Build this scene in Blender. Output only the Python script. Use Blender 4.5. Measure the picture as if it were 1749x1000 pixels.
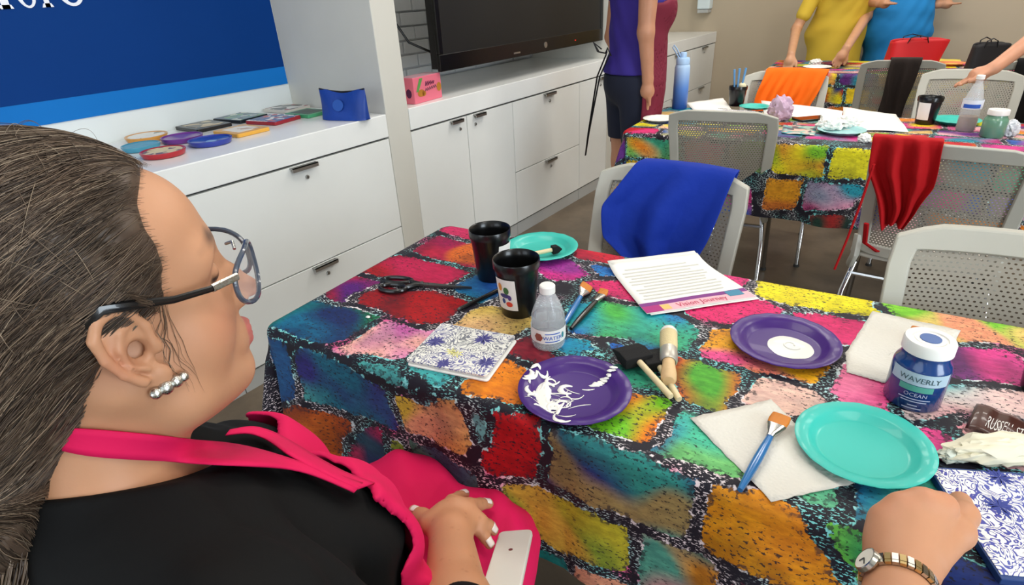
import bpy, bmesh, math, random
import numpy as np
from mathutils import Vector, Matrix

SC = bpy.context.scene
COL = SC.collection
for o_ in list(bpy.data.objects): bpy.data.objects.remove(o_)
R = math.radians

# ------------------------------------------------------------------ camera
F_PX, PITCH, ROLL, YAW, CAM_H = 985.16, .4803, -.0553, .6397, 1.31
FW = np.array([-math.sin(YAW)*math.cos(PITCH), math.cos(YAW)*math.cos(PITCH), -math.sin(PITCH)])
R0 = np.array([math.cos(YAW), math.sin(YAW), 0.])
U0 = np.cross(R0, FW)
RT = R0*math.cos(ROLL)+U0*math.sin(ROLL)
UP = -R0*math.sin(ROLL)+U0*math.cos(ROLL)
EYE = np.array([0, 0, CAM_H])
cam = bpy.data.cameras.new('camera'); camo = bpy.data.objects.new('camera', cam); COL.objects.link(camo)
cam.sensor_width = 36; cam.lens = 36*F_PX/1749; cam.clip_start = .02
m = Matrix.Identity(4)
for i in range(3):
    m[i][0] = RT[i]; m[i][1] = UP[i]; m[i][2] = -FW[i]; m[i][3] = EYE[i]
camo.matrix_world = m
SC.camera = camo

# ------------------------------------------------------------------ light and exposure
SC.view_settings.view_transform = 'Standard'
SC.view_settings.look = 'None'
SC.view_settings.gamma = 1
SC.view_settings.use_curve_mapping = False
SC.view_settings.exposure = 0.0
w = bpy.data.worlds.new('world'); SC.world = w; w.use_nodes = True
w.node_tree.nodes['Background'].inputs[0].default_value = (.85, .92, 1, 1)
w.node_tree.nodes['Background'].inputs[1].default_value = .25
CEIL_Z = 2.75
def area_light(name, loc, size, power, col, rot=(0, 0, 0)):
    l = bpy.data.lights.new(name, 'AREA'); l.shape = 'RECTANGLE'; l.size, l.size_y = size
    l.energy = power; l.color = col
    o = bpy.data.objects.new(name, l); o.location = loc; o.rotation_euler = rot; COL.objects.link(o)
    return o
LAMPS = [(-.9, .9, 9), (.9, .4, 9), (-.9, 2.9, 23), (.9, 2.9, 20), (-.7, 4.9, 15), (1.1, 4.9, 15)]
for lx, ly, lp in LAMPS:
    area_light('ceiling_panel_light', (lx, ly, CEIL_Z-.045), (1.15, .55), lp, (1, .97, .93))
# daylight from the glazing behind the photographer; right-wall one added to brighten the cabinet fronts
area_light('daylight_fill', (-.6, -2.35, 1.55), (3.0, 1.7), 40, (.80, .91, 1.0), (R(90), 0, 0))
area_light('daylight_fill', (3.33, -.1, 1.55), (1.6, 2.4), 128, (.80, .91, 1.0), (R(90), 0, R(90)))

# ------------------------------------------------------------------ pixel helpers (used once, to find places in the room)
def ray(x, y): return FW+RT*(x-874.5)/F_PX-UP*(y-500)/F_PX
def onz(x, y, z):
    d = ray(x, y); return EYE+d*((z-CAM_H)/d[2])
def onx(x, y, X):
    d = ray(x, y); return EYE+d*(X/d[0])
TW = .0787
TC, TS = math.cos(TW), math.sin(TW)
def t2w(s, t, z=0.): return np.array([TC*s-TS*t, TS*s+TC*t, z])
def w2t(p): return np.array([TC*p[0]+TS*p[1], -TS*p[0]+TC*p[1], p[2]])
def ont(x, y, t0):
    d = ray(x, y); k = t0/(-TS*d[0]+TC*d[1]); return w2t(EYE+d*k)

# ------------------------------------------------------------------ materials
def lin(c):
    return tuple(((v/255)/12.92 if v/255 <= .04045 else ((v/255+.055)/1.055)**2.4) for v in c)
MATS = {}
def mat(name, rgb, rough=.5, metal=0., spec=.5, var=None, bump=None, trans=0., coat=0., sheen=0., sss=0., alpha=1., ior=1.45, emit=None, attr=None, stretch=(1, 1, 1)):
    if name in MATS: return MATS[name]
    M = bpy.data.materials.new(name); M.use_nodes = True; MATS[name] = M
    N, Lk = M.node_tree.nodes, M.node_tree.links
    b = N['Principled BSDF']; col = (*lin(rgb), 1)
    b.inputs['Base Color'].default_value = col
    b.inputs['Roughness'].default_value = rough; b.inputs['Metallic'].default_value = metal
    b.inputs['Specular IOR Level'].default_value = spec; b.inputs['IOR'].default_value = ior
    b.inputs['Transmission Weight'].default_value = trans; b.inputs['Coat Weight'].default_value = coat
    b.inputs['Sheen Weight'].default_value = sheen; b.inputs['Alpha'].default_value = alpha
    if sss:
        b.inputs['Subsurface Weight'].default_value = sss
        b.inputs['Subsurface Radius'].default_value = (1, .35, .2); b.inputs['Subsurface Scale'].default_value = .006
    if emit:
        b.inputs['Emission Color'].default_value = (*lin(emit[0]), 1); b.inputs['Emission Strength'].default_value = emit[1]
    tc = N.new('ShaderNodeTexCoord'); mp = N.new('ShaderNodeMapping'); mp.inputs['Scale'].default_value = stretch
    Lk.new(tc.outputs['Object'], mp.inputs[0])
    src = None
    if attr:
        a = N.new('ShaderNodeAttribute'); a.attribute_name = attr; src = a.outputs['Color']; Lk.new(src, b.inputs['Base Color'])
    if var:
        n = N.new('ShaderNodeTexNoise'); n.inputs['Scale'].default_value = var[0]; n.inputs['Detail'].default_value = 5
        Lk.new(mp.outputs[0], n.inputs['Vector'])
        mr = N.new('ShaderNodeMapRange'); mr.inputs[1].default_value = .3; mr.inputs[2].default_value = .7
        mr.inputs[3].default_value = 1-var[1]; mr.inputs[4].default_value = 1+var[1]
        Lk.new(n.outputs[0], mr.inputs[0])
        mx = N.new('ShaderNodeMix'); mx.data_type = 'RGBA'; mx.blend_type = 'MULTIPLY'; mx.inputs[0].default_value = 1
        if src: Lk.new(src, mx.inputs[6])
        else: mx.inputs[6].default_value = col
        Lk.new(mr.outputs[0], mx.inputs[7]); Lk.new(mx.outputs[2], b.inputs['Base Color'])
    if bump:
        n2 = N.new('ShaderNodeTexNoise'); n2.inputs['Scale'].default_value = bump[0]; n2.inputs['Detail'].default_value = 4
        Lk.new(mp.outputs[0], n2.inputs['Vector'])
        bp = N.new('ShaderNodeBump'); bp.inputs['Strength'].default_value = bump[1]; bp.inputs['Distance'].default_value = bump[2] if len(bump) > 2 else .002
        Lk.new(n2.outputs[0], bp.inputs['Height']); Lk.new(bp.outputs[0], b.inputs['Normal'])
    return M

# ------------------------------------------------------------------ mesh helpers
class MB:
    def __init__(s): s.v = []; s.f = []; s.uv = None
    def add(s, vs, fs):
        k = len(s.v); s.v += [tuple(float(c) for c in p) for p in vs]; s.f += [tuple(i+k for i in f) for f in fs]; return s
    def box(s, x0, x1, y0, y1, z0, z1):
        return s.add([(x, y, z) for z in (z0, z1) for y in (y0, y1) for x in (x0, x1)],
                     [(0, 2, 3, 1), (4, 5, 7, 6), (0, 1, 5, 4), (2, 6, 7, 3), (0, 4, 6, 2), (1, 3, 7, 5)])
    def lathe(s, prof, n=32, c=(0, 0, 0), sx=1., sy=1., cap=False):
        vs = []; fs = []
        for r, z in prof:
            for i in range(n):
                a = 2*math.pi*i/n; vs.append((c[0]+r*sx*math.cos(a), c[1]+r*sy*math.sin(a), c[2]+z))
        for j in range(len(prof)-1):
            for i in range(n):
                a, b = j*n+i, j*n+(i+1) % n; fs.append((a, b, b+n, a+n))
        if cap:
            fs.append(tuple(range(n))[::-1]); k = (len(prof)-1)*n; fs.append(tuple(range(k, k+n)))
        return s.add(vs, fs)
    def tube(s, pts, rad, n=8, closed=False, flat=1.):
        pts = [np.array(p, float) for p in pts]; m_ = len(pts); vs = []; fs = []
        rads = rad if hasattr(rad, '__len__') else [rad]*m_
        up = None
        for i, p in enumerate(pts):
            a = pts[i-1] if (i > 0 or closed) else p; b = pts[(i+1) % m_] if (i < m_-1 or closed) else p
            t = b-a; t = t/(np.linalg.norm(t)+1e-9)
            if up is None:
                up = np.array([0, 0, 1.]) if abs(t[2]) < .9 else np.array([1., 0, 0])
            sd = np.cross(t, up); sd /= np.linalg.norm(sd)+1e-9; up = np.cross(sd, t)
            for k in range(n):
                an = 2*math.pi*k/n; vs.append(p+rads[i]*(math.cos(an)*sd+flat*math.sin(an)*up))
        for i in range(m_ if closed else m_-1):
            j = (i+1) % m_
            for k in range(n):
                a, b = i*n+k, i*n+(k+1) % n; c, d = j*n+(k+1) % n, j*n+k; fs.append((a, b, c, d))
        if not closed:
            fs.append(tuple(range(n))[::-1]); fs.append(tuple(range((m_-1)*n, m_*n)))
        return s.add(vs, fs)
    def prism(s, poly, z0, z1):
        n = len(poly); vs = [(x, y, z0) for x, y in poly]+[(x, y, z1) for x, y in poly]
        fs = [tuple(range(n))[::-1], tuple(range(n, 2*n))]+[(i, (i+1) % n, n+(i+1) % n, n+i) for i in range(n)]
        return s.add(vs, fs)
    def grid(s, P, closed_u=False):
        nu, nv = P.shape[:2]; vs = P.reshape(-1, 3); fs = []
        for i in range(nu if closed_u else nu-1):
            j = (i+1) % nu
            for k in range(nv-1): fs.append((i*nv+k, j*nv+k, j*nv+k+1, i*nv+k+1))
        return s.add(vs, fs)
    def xf(s, M):
        s.v = [tuple(M @ Vector(p)) for p in s.v]; return s
    def build(s, name, material, parent=None, smooth=False, bevel=0., solid=0., sub=0, angle=40):
        me = bpy.data.meshes.new(name); me.from_pydata(s.v, [], s.f); me.validate(); me.update()
        return link(name, me, material, parent, smooth, bevel, solid, sub, angle)
def link(name, me, material, parent=None, smooth=False, bevel=0., solid=0., sub=0, angle=40):
    bm = bmesh.new(); bm.from_mesh(me); bmesh.ops.recalc_face_normals(bm, faces=bm.faces); bm.to_mesh(me); bm.free()
    o = bpy.data.objects.new(name, me); COL.objects.link(o)
    if material: me.materials.append(material)
    if smooth: me.shade_smooth() if angle >= 180 else me.set_sharp_from_angle(angle=R(angle)) if False else me.shade_smooth()
    if smooth and angle < 180: me.set_sharp_from_angle(angle=R(angle))
    if solid:
        md = o.modifiers.new('solid', 'SOLIDIFY'); md.thickness = solid; md.offset = 0
    if bevel:
        md = o.modifiers.new('bevel', 'BEVEL'); md.width = bevel; md.segments = 2; md.limit_method = 'ANGLE'; md.angle_limit = R(35)
    if sub:
        md = o.modifiers.new('sub', 'SUBSURF'); md.levels = sub; md.render_levels = sub
    if parent: o.parent = parent
    return o
def rrect(w_, h_, r, n=6, cx=0, cy=0):
    p = []
    for sx, sy, a0 in ((1, 1, 0), (-1, 1, 90), (-1, -1, 180), (1, -1, 270)):
        for i in range(n+1):
            a = R(a0+90*i/n); p.append((cx+sx*(w_/2-r)+r*math.cos(a), cy+sy*(h_/2-r)+r*math.sin(a)))
    return p
def tag(o, label=None, cat=None, group=None, kind=None):
    if label: o['label'] = label
    if cat: o['category'] = cat
    if group: o['group'] = group
    if kind: o['kind'] = kind
    return o
def thing(name, label, cat, loc=(0, 0, 0), rz=0., group=None):
    o = bpy.data.objects.new(name, None); COL.objects.link(o); o.empty_display_size = .05
    o.location = tuple(float(v) for v in loc); o.rotation_euler = (0, 0, rz); return tag(o, label, cat, group)
def copy_tree(o, parent=None):
    c = o.copy(); COL.objects.link(c); c.parent = parent
    for ch in list(o.children): copy_tree(ch, c)
    return c
def struct(mb, name, material, parent=None, **k):
    o = mb.build(name, material, parent, **k)
    if not parent: o['kind'] = 'structure'
    return o

# ------------------------------------------------------------------ smooth solids (signed distance -> surface nets), used for bodies and soft things
def smin(a, b, k):
    h = np.clip(.5+.5*(b-a)/k, 0, 1); return b*(1-h)+a*h-k*h*(1-h)
def smax(a, b, k): return -smin(-a, -b, k)
def ell(P, c, r, M=None):
    q = P-np.array(c); 
    if M is not None: q = q @ M
    r = np.array(r); k0 = np.linalg.norm(q/r, axis=1); k1 = np.linalg.norm(q/(r*r), axis=1)+1e-9
    return k0*(k0-1)/k1
def cap(P, a, b, r1, r2=None):
    a = np.array(a, float); b = np.array(b, float); r2 = r1 if r2 is None else r2
    d = b-a; h = np.clip(((P-a)@d)/(d@d+1e-12), 0, 1)
    return np.linalg.norm(P-a-h[:, None]*d, axis=1)-(r1+(r2-r1)*h)
def chain(P, pts, rads, k=.01):
    d = None
    for i in range(len(pts)-1):
        e = cap(P, pts[i], pts[i+1], rads[i], rads[i+1]); d = e if d is None else smin(d, e, k)
    return d
def rotm(rx=0., ry=0., rz=0.):
    from mathutils import Euler
    return np.array(Euler((rx, ry, rz)).to_matrix())
def nets(f, b0, b1, h):
    b0 = np.array(b0, float); b1 = np.array(b1, float); n = np.ceil((b1-b0)/h).astype(int)+1
    n = (n+3)//4*4+1
    ax = [b0[i]+h*np.arange(n[i]) for i in range(3)]
    cg = np.stack(np.meshgrid(*[a[::4] for a in ax], indexing='ij'), -1); cs = cg.shape[:3]
    cv = f(cg.reshape(-1, 3)).reshape(cs)
    idx = [np.minimum((np.arange(n[i])+2)//4, cs[i]-1) for i in range(3)]
    V = cv[np.ix_(*idx)].astype(np.float64)
    near = np.argwhere(np.abs(V) < h*7)
    Pn = np.stack([ax[i][near[:, i]] for i in range(3)], 1)
    vals = np.concatenate([f(Pn[i:i+400000]) for i in range(0, len(Pn), 400000)]) if len(Pn) else np.zeros(0)
    V[near[:, 0], near[:, 1], near[:, 2]] = vals
    S = V < 0
    cnt = sum(S[i:n[0]-1+i, j:n[1]-1+j, k:n[2]-1+k].astype(np.int8) for i in (0, 1) for j in (0, 1) for k in (0, 1))
    act = np.argwhere((cnt > 0) & (cnt < 8))
    ids = -np.ones(cnt.shape, np.int64); ids[act[:, 0], act[:, 1], act[:, 2]] = np.arange(len(act))
    ps = np.zeros((len(act), 3)); nc = np.zeros(len(act))
    cor = [(i, j, k) for i in (0, 1) for j in (0, 1) for k in (0, 1)]
    for a in cor:
        for b in cor:
            if sum(b)-sum(a) == 1 and all(y >= x for x, y in zip(a, b)):
                va = V[act[:, 0]+a[0], act[:, 1]+a[1], act[:, 2]+a[2]]; vb = V[act[:, 0]+b[0], act[:, 1]+b[1], act[:, 2]+b[2]]
                x = (va < 0) != (vb < 0); t = np.where(x, va/(va-vb+1e-15), 0)
                p = np.array(a)+t[:, None]*(np.array(b)-np.array(a)); ps += p*x[:, None]; nc += x
    verts = b0+h*(act+ps/nc[:, None])
    quads = []
    for axis in range(3):
        o1, o2 = (axis+1) % 3, (axis+2) % 3
        sl0 = [slice(None)]*3; sl1 = [slice(None)]*3; sl0[axis] = slice(0, -1); sl1[axis] = slice(1, None)
        s0, s1 = S[tuple(sl0)], S[tuple(sl1)]
        e = np.argwhere(s0 != s1); e = e[(e[:, o1] > 0) & (e[:, o2] > 0) & (e[:, o1] < n[o1]-1) & (e[:, o2] < n[o2]-1)]
        fl = s0[e[:, 0], e[:, 1], e[:, 2]]
        q = []
        for d1, d2 in ((-1, -1), (0, -1), (0, 0), (-1, 0)):
            c = e.copy(); c[:, o1] += d1; c[:, o2] += d2; q.append(ids[c[:, 0], c[:, 1], c[:, 2]])
        q = np.stack(q, 1); q[~fl] = q[~fl][:, ::-1]; quads.append(q)
    quads = np.concatenate(quads); return verts, quads[(quads >= 0).all(1)]
def npmesh(name, verts, quads, material, parent=None, attrs=None, smooth=True):
    me = bpy.data.meshes.new(name)
    verts = np.asarray(verts, np.float32); quads = np.asarray(quads, np.int32); k = quads.shape[1]
    me.vertices.add(len(verts)); me.vertices.foreach_set('co', verts.ravel())
    me.loops.add(quads.size); me.loops.foreach_set('vertex_index', quads.ravel())
    me.polygons.add(len(quads)); me.polygons.foreach_set('loop_start', np.arange(0, quads.size, k, dtype=np.int32))
    me.update(calc_edges=True); me.validate()
    for nm, arr in (attrs or {}).items():
        if arr.ndim == 1:
            a = me.attributes.new(nm, 'FLOAT', 'POINT'); a.data.foreach_set('value', arr.astype(np.float32))
        elif arr.shape[1] == 2:
            a = me.attributes.new(nm, 'FLOAT_VECTOR', 'POINT'); a.data.foreach_set('vector', np.c_[arr, np.zeros(len(arr))].astype(np.float32).ravel())
        else:
            a = me.attributes.new(nm, 'FLOAT_COLOR', 'POINT'); a.data.foreach_set('color', np.c_[arr, np.ones(len(arr))].astype(np.float32).ravel())
    if smooth: me.shade_smooth()
    if material: me.materials.append(material)
    o = bpy.data.objects.new(name, me); COL.objects.link(o)
    if parent: o.parent = parent
    return o
def merge(parts):
    V = []; Q = []; k = 0
    for v, q in parts: V.append(v); Q.append(q+k); k += len(v)
    return np.concatenate(V), np.concatenate(Q)
def project(f, P, off=0., it=6, e=.001):
    P = np.array(P, float)
    for _ in range(it):
        d = f(P)-off; g = np.stack([f(P+e*np.eye(3)[i])-f(P-e*np.eye(3)[i]) for i in range(3)], 1)/(2*e)
        P = P-(d/np.maximum((g*g).sum(1), .2))[:, None]*g
    return P
def grad(f, P, e=.001):
    g = np.stack([f(P+e*np.eye(3)[i])-f(P-e*np.eye(3)[i]) for i in range(3)], 1); return g/(np.linalg.norm(g, axis=1)[:, None]+1e-9)
def march(f, px, t0=.15, t1=2., off=0.):
    px = np.array(px, float); D = np.stack([ray(x, y) for x, y in px]); D /= np.linalg.norm(D, axis=1)[:, None]
    t = np.full(len(px), t0)
    for _ in range(90): t = np.minimum(t+np.maximum((f(EYE+D*t[:, None])-off)*.8, 0), t1)
    return EYE+D*t[:, None]
# ------------------------------------------------------------------ the room
XF, XW = -1.90, -2.537            # cabinet front plane, wall behind the counters
YB, YFR, XR = 6.06, -2.5, 3.4     # back wall, wall behind the camera, right wall
CZ, SL = .878, .784               # worktop top and underside
M_white = mat('cabinet_white', (228, 230, 227), .38, var=(6, .015))
M_top = mat('worktop_white', (232, 234, 232), .22, var=(8, .015))
M_pil = mat('pillar_paint', (205, 203, 194), .6, var=(5, .02))
M_beige = mat('beige_wall_paint', (186, 172, 150), .7, var=(3, .02), bump=(220, .08))
M_wwall = mat('white_wall_paint', (222, 228, 228), .6, var=(4, .015))
M_ceil = mat('ceiling_white', (225, 223, 216), .8)
M_steel = mat('brushed_steel', (185, 185, 183), .38, metal=1.)
M_dark = mat('dark_gap', (60, 60, 58), .7)
M_trim = mat('base_trim_grey', (176, 178, 176), .35)

def floor_mat():
    M = mat('floor_vinyl', (104, 92, 78), .35)
    N, Lk = M.node_tree.nodes, M.node_tree.links; b = N['Principled BSDF']
    tc = N.new('ShaderNodeTexCoord')
    n1 = N.new('ShaderNodeTexNoise'); n1.inputs['Scale'].default_value = 2.2; n1.inputs['Detail'].default_value = 8; n1.inputs['Roughness'].default_value = .65
    Lk.new(tc.outputs['Object'], n1.inputs['Vector'])
    cr = N.new('ShaderNodeValToRGB'); cr.color_ramp.elements[0].position = .3; cr.color_ramp.elements[1].position = .7
    cr.color_ramp.elements[0].color = (*lin((78, 68, 57)), 1); cr.color_ramp.elements[1].color = (*lin((128, 113, 95)), 1)
    Lk.new(n1.outputs[0], cr.inputs[0]); Lk.new(cr.outputs[0], b.inputs['Base Color'])
    return M
struct(MB().box(XW-.1, XR+.1, YFR-.1, YB+.1, -.1, 0), 'floor', floor_mat())
struct(MB().box(XW-.1, XR+.1, YFR-.1, YB+.1, CEIL_Z, CEIL_Z+.1), 'ceiling', M_ceil)
struct(MB().box(XW-.1, XW, YFR, YB, 0, CEIL_Z), 'wall_left', M_wwall)
wb = struct(MB().box(XW-.1, XR+.1, YB, YB+.1, 0, CEIL_Z), 'wall_back', M_beige)
struct(MB().box(XR, XR+.1, YFR, -1.35, 0, CEIL_Z).box(XR, XR+.1, 1.15, YB, 0, CEIL_Z).box(XR, XR+.1, -1.35, 1.15, 0, .7).box(XR, XR+.1, -1.35, 1.15, 2.4, CEIL_Z), 'wall_right', M_beige)
w2_ = struct(MB().box(XR+.02, XR+.07, -1.35, -1.30, .7, 2.4).box(XR+.02, XR+.07, 1.10, 1.15, .7, 2.4).box(XR+.02, XR+.07, -.13, -.07, .7, 2.4).box(XR+.02, XR+.07, -1.35, 1.15, .7, .75).box(XR+.02, XR+.07, -1.35, 1.15, 2.35, 2.4), 'window_added', M_steel)  # unseen window, added to let cool fill light reach the cabinet fronts
for y0, y1 in ((-1.30, -.13), (-.07, 1.10)): MB().box(XR+.041, XR+.049, y0, y1, .75, 2.35).build('pane', mat('window_glass', (240, 246, 248), .0, trans=1.), w2_)
# wall behind the photographer with a wide glazed opening
struct(MB().box(XW, XR, YFR-.1, YFR, 0, .6).box(XW, XR, YFR-.1, YFR, 2.45, CEIL_Z).box(XW, -2.2, YFR-.1, YFR, .6, 2.45).box(1.1, XR, YFR-.1, YFR, .6, 2.45), 'wall_front', M_beige)
wf = struct(MB().box(-2.2, -2.15, YFR-.07, YFR-.02, .6, 2.45).box(1.05, 1.1, YFR-.07, YFR-.02, .6, 2.45).box(-.58, -.52, YFR-.07, YFR-.02, .6, 2.45).box(-2.2, 1.1, YFR-.07, YFR-.02, .6, .65).box(-2.2, 1.1, YFR-.07, YFR-.02, 2.4, 2.45), 'window_1', M_steel)
for x0, x1 in ((-2.15, -.58), (-.52, 1.05)):
    MB().box(x0, x1, YFR-.05, YFR-.042, .65, 2.4).build('pane', mat('window_glass', (240, 246, 248), .0, trans=1.), wf)
struct(MB().box(XW, XR, YB-.012, YB, 0, .1), 'baseboard_back', M_trim)
# partitions that divide the built-in into bays
for i, (y0, y1) in enumerate(((1.730, 1.862), (3.79, 3.92))):
    struct(MB().box(XW+.001, XF+.002, y0, y1, 0, CEIL_Z), 'trim_%d' % (i+1), M_pil, bevel=.003)

# ceiling lamps (their light is set at the top)
M_lamp = mat('lamp_diffuser', (255, 250, 240), .5, emit=((255, 244, 224), 3.))
for i, (lx, ly, lp) in enumerate(LAMPS):
    t = thing('ceiling_light', 'white recessed ceiling panel lamp, %s of the two columns, %s row from the window' % ('left' if lx < 0 else 'right', ('first', 'second', 'third')[i//2]), 'ceiling light', (lx, ly, CEIL_Z), group='ceiling panel lamps')
    MB().box(-.6, .6, -.3, -.28, -.03, 0).box(-.6, .6, .28, .3, -.03, 0).box(-.6, -.58, -.28, .28, -.03, 0).box(.58, .6, -.28, .28, -.03, 0).build('frame', M_white, t)
    MB().box(-.58, .58, -.28, .28, -.012, -.004).build('diffuser', M_lamp, t)

# white painted brick lining behind the television
M_brick = mat('white_painted_brick', (222, 226, 228), .55, var=(9, .03), bump=(60, .5, .004))
bl = struct(MB().box(XW, XW+.012, 1.864, 3.788, CZ, 1.82), 'wall_brick', mat('white_mortar', (214, 218, 220), .8))
bme = None
for j in range(13):
    z0 = CZ+.008+j*.072; off = .105 if j % 2 else 0
    y = 1.866-off
    while y < 3.78:
        a, b = max(y, 1.866), min(y+.2, 3.786)
        if b-a > .03:
            full = b-a > .199
            if full and bme:
                o = bpy.data.objects.new('brick', bme); COL.objects.link(o); o.parent = bl
            else:
                o = MB().box(0, .016, 0, b-a, 0, .062).build('brick', M_brick, bl, bevel=.004)
                if full: bme = o.data
            o.location = (XW+.010+random.Random(j*31+int(y*50)).uniform(-.001, .003), a, z0)
            if full and not o.modifiers:
                md = o.modifiers.new('bevel', 'BEVEL'); md.width = .004; md.segments = 2
        y += .21

# ------------------------------------------------------------------ built-in cabinets
def handle(parent, y, z, w_=.11, lock=True, lock_dy=0.):
    h = MB().box(XF, XF+.022, y-w_/2, y+w_/2, z-.004, z).box(XF+.019, XF+.022, y-w_/2, y+w_/2, z-.016, z).build('handle', M_steel, parent)
    if lock:
        MB().lathe([(.0, .006), (.007, .006), (.0085, .003), (.0085, 0)], 14).xf(Matrix.Translation((XF, y+lock_dy, z-.05)) @ Matrix.Rotation(R(90), 4, 'Y')).build('lock', M_steel, parent, smooth=True)
        MB().box(XF+.005, XF+.0068, y+lock_dy-.001, y+lock_dy+.001, z-.055, z-.045).build('keyhole', M_dark, parent)
G = .0025
def cab(label, y0, y1, fronts):
    t = thing('base_cabinet', label, 'cabinet', (0, 0, 0))
    MB().box(XW+.004, XF-.022, y0+.002, y1-.002, .075, SL-.001).build('body', M_dark, t)
    MB().box(XW+.1, XF-.006, y0+.002, y1-.002, 0, .073).build('toe_kick', M_trim, t)
    for nm, a, b, z0, z1, hy, hl in fronts:
        p = MB().box(XF-.02, XF, a+G, b-G, z0+G, z1-G).build(nm, M_white, t, bevel=.0015)
        if hy is not None: handle(p, hy, z1-.004, .115 if nm == 'drawer' else .085, True, hl)
    return t
TOPZ = SL-.006
def drawers(y0, y1, split=.373):
    c = (y0+y1)/2; return [('drawer', y0, y1, split, TOPZ, c, .01), ('drawer', y0, y1, .08, split, c, .01)]
cab('white two-drawer cabinet left of the first pillar, mostly hidden behind the seated woman', -.07, .83, drawers(-.07, .83))
cab('white two-drawer cabinet under the painted coasters, right against the first pillar', .83, 1.73, drawers(.83, 1.73))
cab('white two-door cabinet below the pink box, just right of the pillar', 1.862, 2.653, [('door', 1.862, 2.257, .08, TOPZ, 2.170, .03), ('door', 2.257, 2.653, .08, TOPZ, 2.350, -.03)])
cab('white two-drawer cabinet below the television, between two door cabinets', 2.653, 3.397, drawers(2.653, 3.397, .385))
cab('narrow white single-door cabinet below the right end of the television', 3.397, 3.79, [('door', 3.397, 3.79, .08, TOPZ, 3.70, -.02)])
cab('white two-door cabinet behind the standing woman in maroon apron', 3.92, 4.72, [('door', 3.92, 4.32, .08, TOPZ, 4.24, .03), ('door', 4.32, 4.72, .08, TOPZ, 4.40, -.03)])
cab('white two-drawer cabinet behind the blue flask', 4.72, 5.42, drawers(4.72, 5.42, .42))
cab('white two-drawer cabinet at the far end against the beige wall', 5.42, 6.055, drawers(5.42, 6.055, .42))
for lab, y0, y1 in (('white worktop carrying the painted coasters and blue pouch', -.95, 1.728), ('white worktop under the television with a pink box', 1.864, 3.788), ('white worktop in the far bay by the beige wall', 3.922, 6.056)):
    tag(MB().box(XW+(.03 if 1.8 < y0 < 2 else .003), XF+.004, y0, y1, SL, CZ).build('worktop', M_top, bevel=.003), lab, 'worktop')
cab('white two-drawer cabinet farthest left along the blue wall', -.95, -.07, drawers(-.95, -.07))

# blue wall graphic with lettering
wg = thing('wall_graphic', 'dark blue wall graphic with light blue stripe and white serif lettering', 'wall graphic', (XW+.001, 0, 0))
MB().box(0, .004, -1.6, 1.726, 1.054, 2.35).build('field', mat('graphic_dark_blue', (0, 54, 122), .6, spec=.15, var=(2, .03)), wg)
MB().box(0, .004, -1.6, 1.726, .978, 1.0538).build('stripe', mat('graphic_light_blue', (14, 112, 192), .6, spec=.2, var=(2, .03)), wg)
M_let = mat('letter_white', (240, 242, 250), .4)
def letter(ch, y0, w_, zb, xh):
    """outline strips in (y, z); the wall reads left to right along +y"""
    mb = MB(); polys = []
    st = w_*.27
    if ch == 'e':
        cy, cz, ro = y0+w_/2, zb+xh/2, xh/2
        n = 28; a0, a1 = R(-38), R(-360)
        ou, inn = [], []
        for i in range(n+1):
            a = a0+(a1-a0)*i/n; k = .5+.5*abs(math.cos(a))
            ou.append((cy+w_/2*math.cos(a), cz+ro*math.sin(a))); inn.append((cy+(w_/2-st*k*(.9 if math.cos(a) < 0 else .75))*math.cos(a), cz+(ro-st*.42)*math.sin(a)))
        polys += [[ou[i], ou[i+1], inn[i+1], inn[i]] for i in range(n)]
        polys.append([(y0+st*.5, cz-.004), (y0+w_-.002, cz-.004), (y0+w_-.002, cz+.008), (y0+st*.5, cz+.008)])
    if ch in 'rh':
        top = xh*(1.0 if ch == 'r' else 1.55); sx = y0+w_*.16
        polys.append([(sx, zb), (sx+st, zb), (sx+st, zb+top), (sx, zb+top)])
        polys.append([(y0-w_*.02, zb), (y0+w_*.6, zb), (sx+st+.004, zb+.012), (sx-.004, zb+.012)])
        polys.append([(y0, zb+top), (sx+.002, zb+top), (sx+.002, zb+top-.014), (y0, zb+top-.008)])
        if ch == 'r':
            polys.append([(sx+st, zb+xh*.7), (sx+st, zb+xh*.86), (y0+w_*.85, zb+xh), (y0+w_, zb+xh*.92), (y0+w_, zb+xh*.74), (y0+w_*.82, zb+xh*.72)])
        else:
            s2 = y0+w_*.66
            polys.append([(s2, zb), (s2+st, zb), (s2+st, zb+xh*.78), (s2+st*.4, zb+xh), (s2-st*.2, zb+xh*.8)])
            polys.append([(s2-w_*.12, zb), (s2+w_*.38, zb), (s2+st+.004, zb+.012), (s2-.004, zb+.012)])
            polys.append([(sx+st, zb+xh*.72), (sx+st, zb+xh*.88), (s2+st*.5, zb+xh), (s2+st*.2, zb+xh*.84)])
    for p in polys: mb.prism(p, .004, .007)
    mb.v = [(z, x, y) for x, y, z in mb.v]
    return mb.build('letter', M_let, wg)
zb = onx(70, 13, XW)[2]
for ch, xa, xb in (('h', -32, 20), ('e', 31, 68), ('r', 72, 104), ('e', 103, 150)):
    ya, yb = onx(xa, 12, XW)[1], onx(xb, 12, XW)[1]
    letter(ch, ya, yb-ya, zb, .115)

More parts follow.
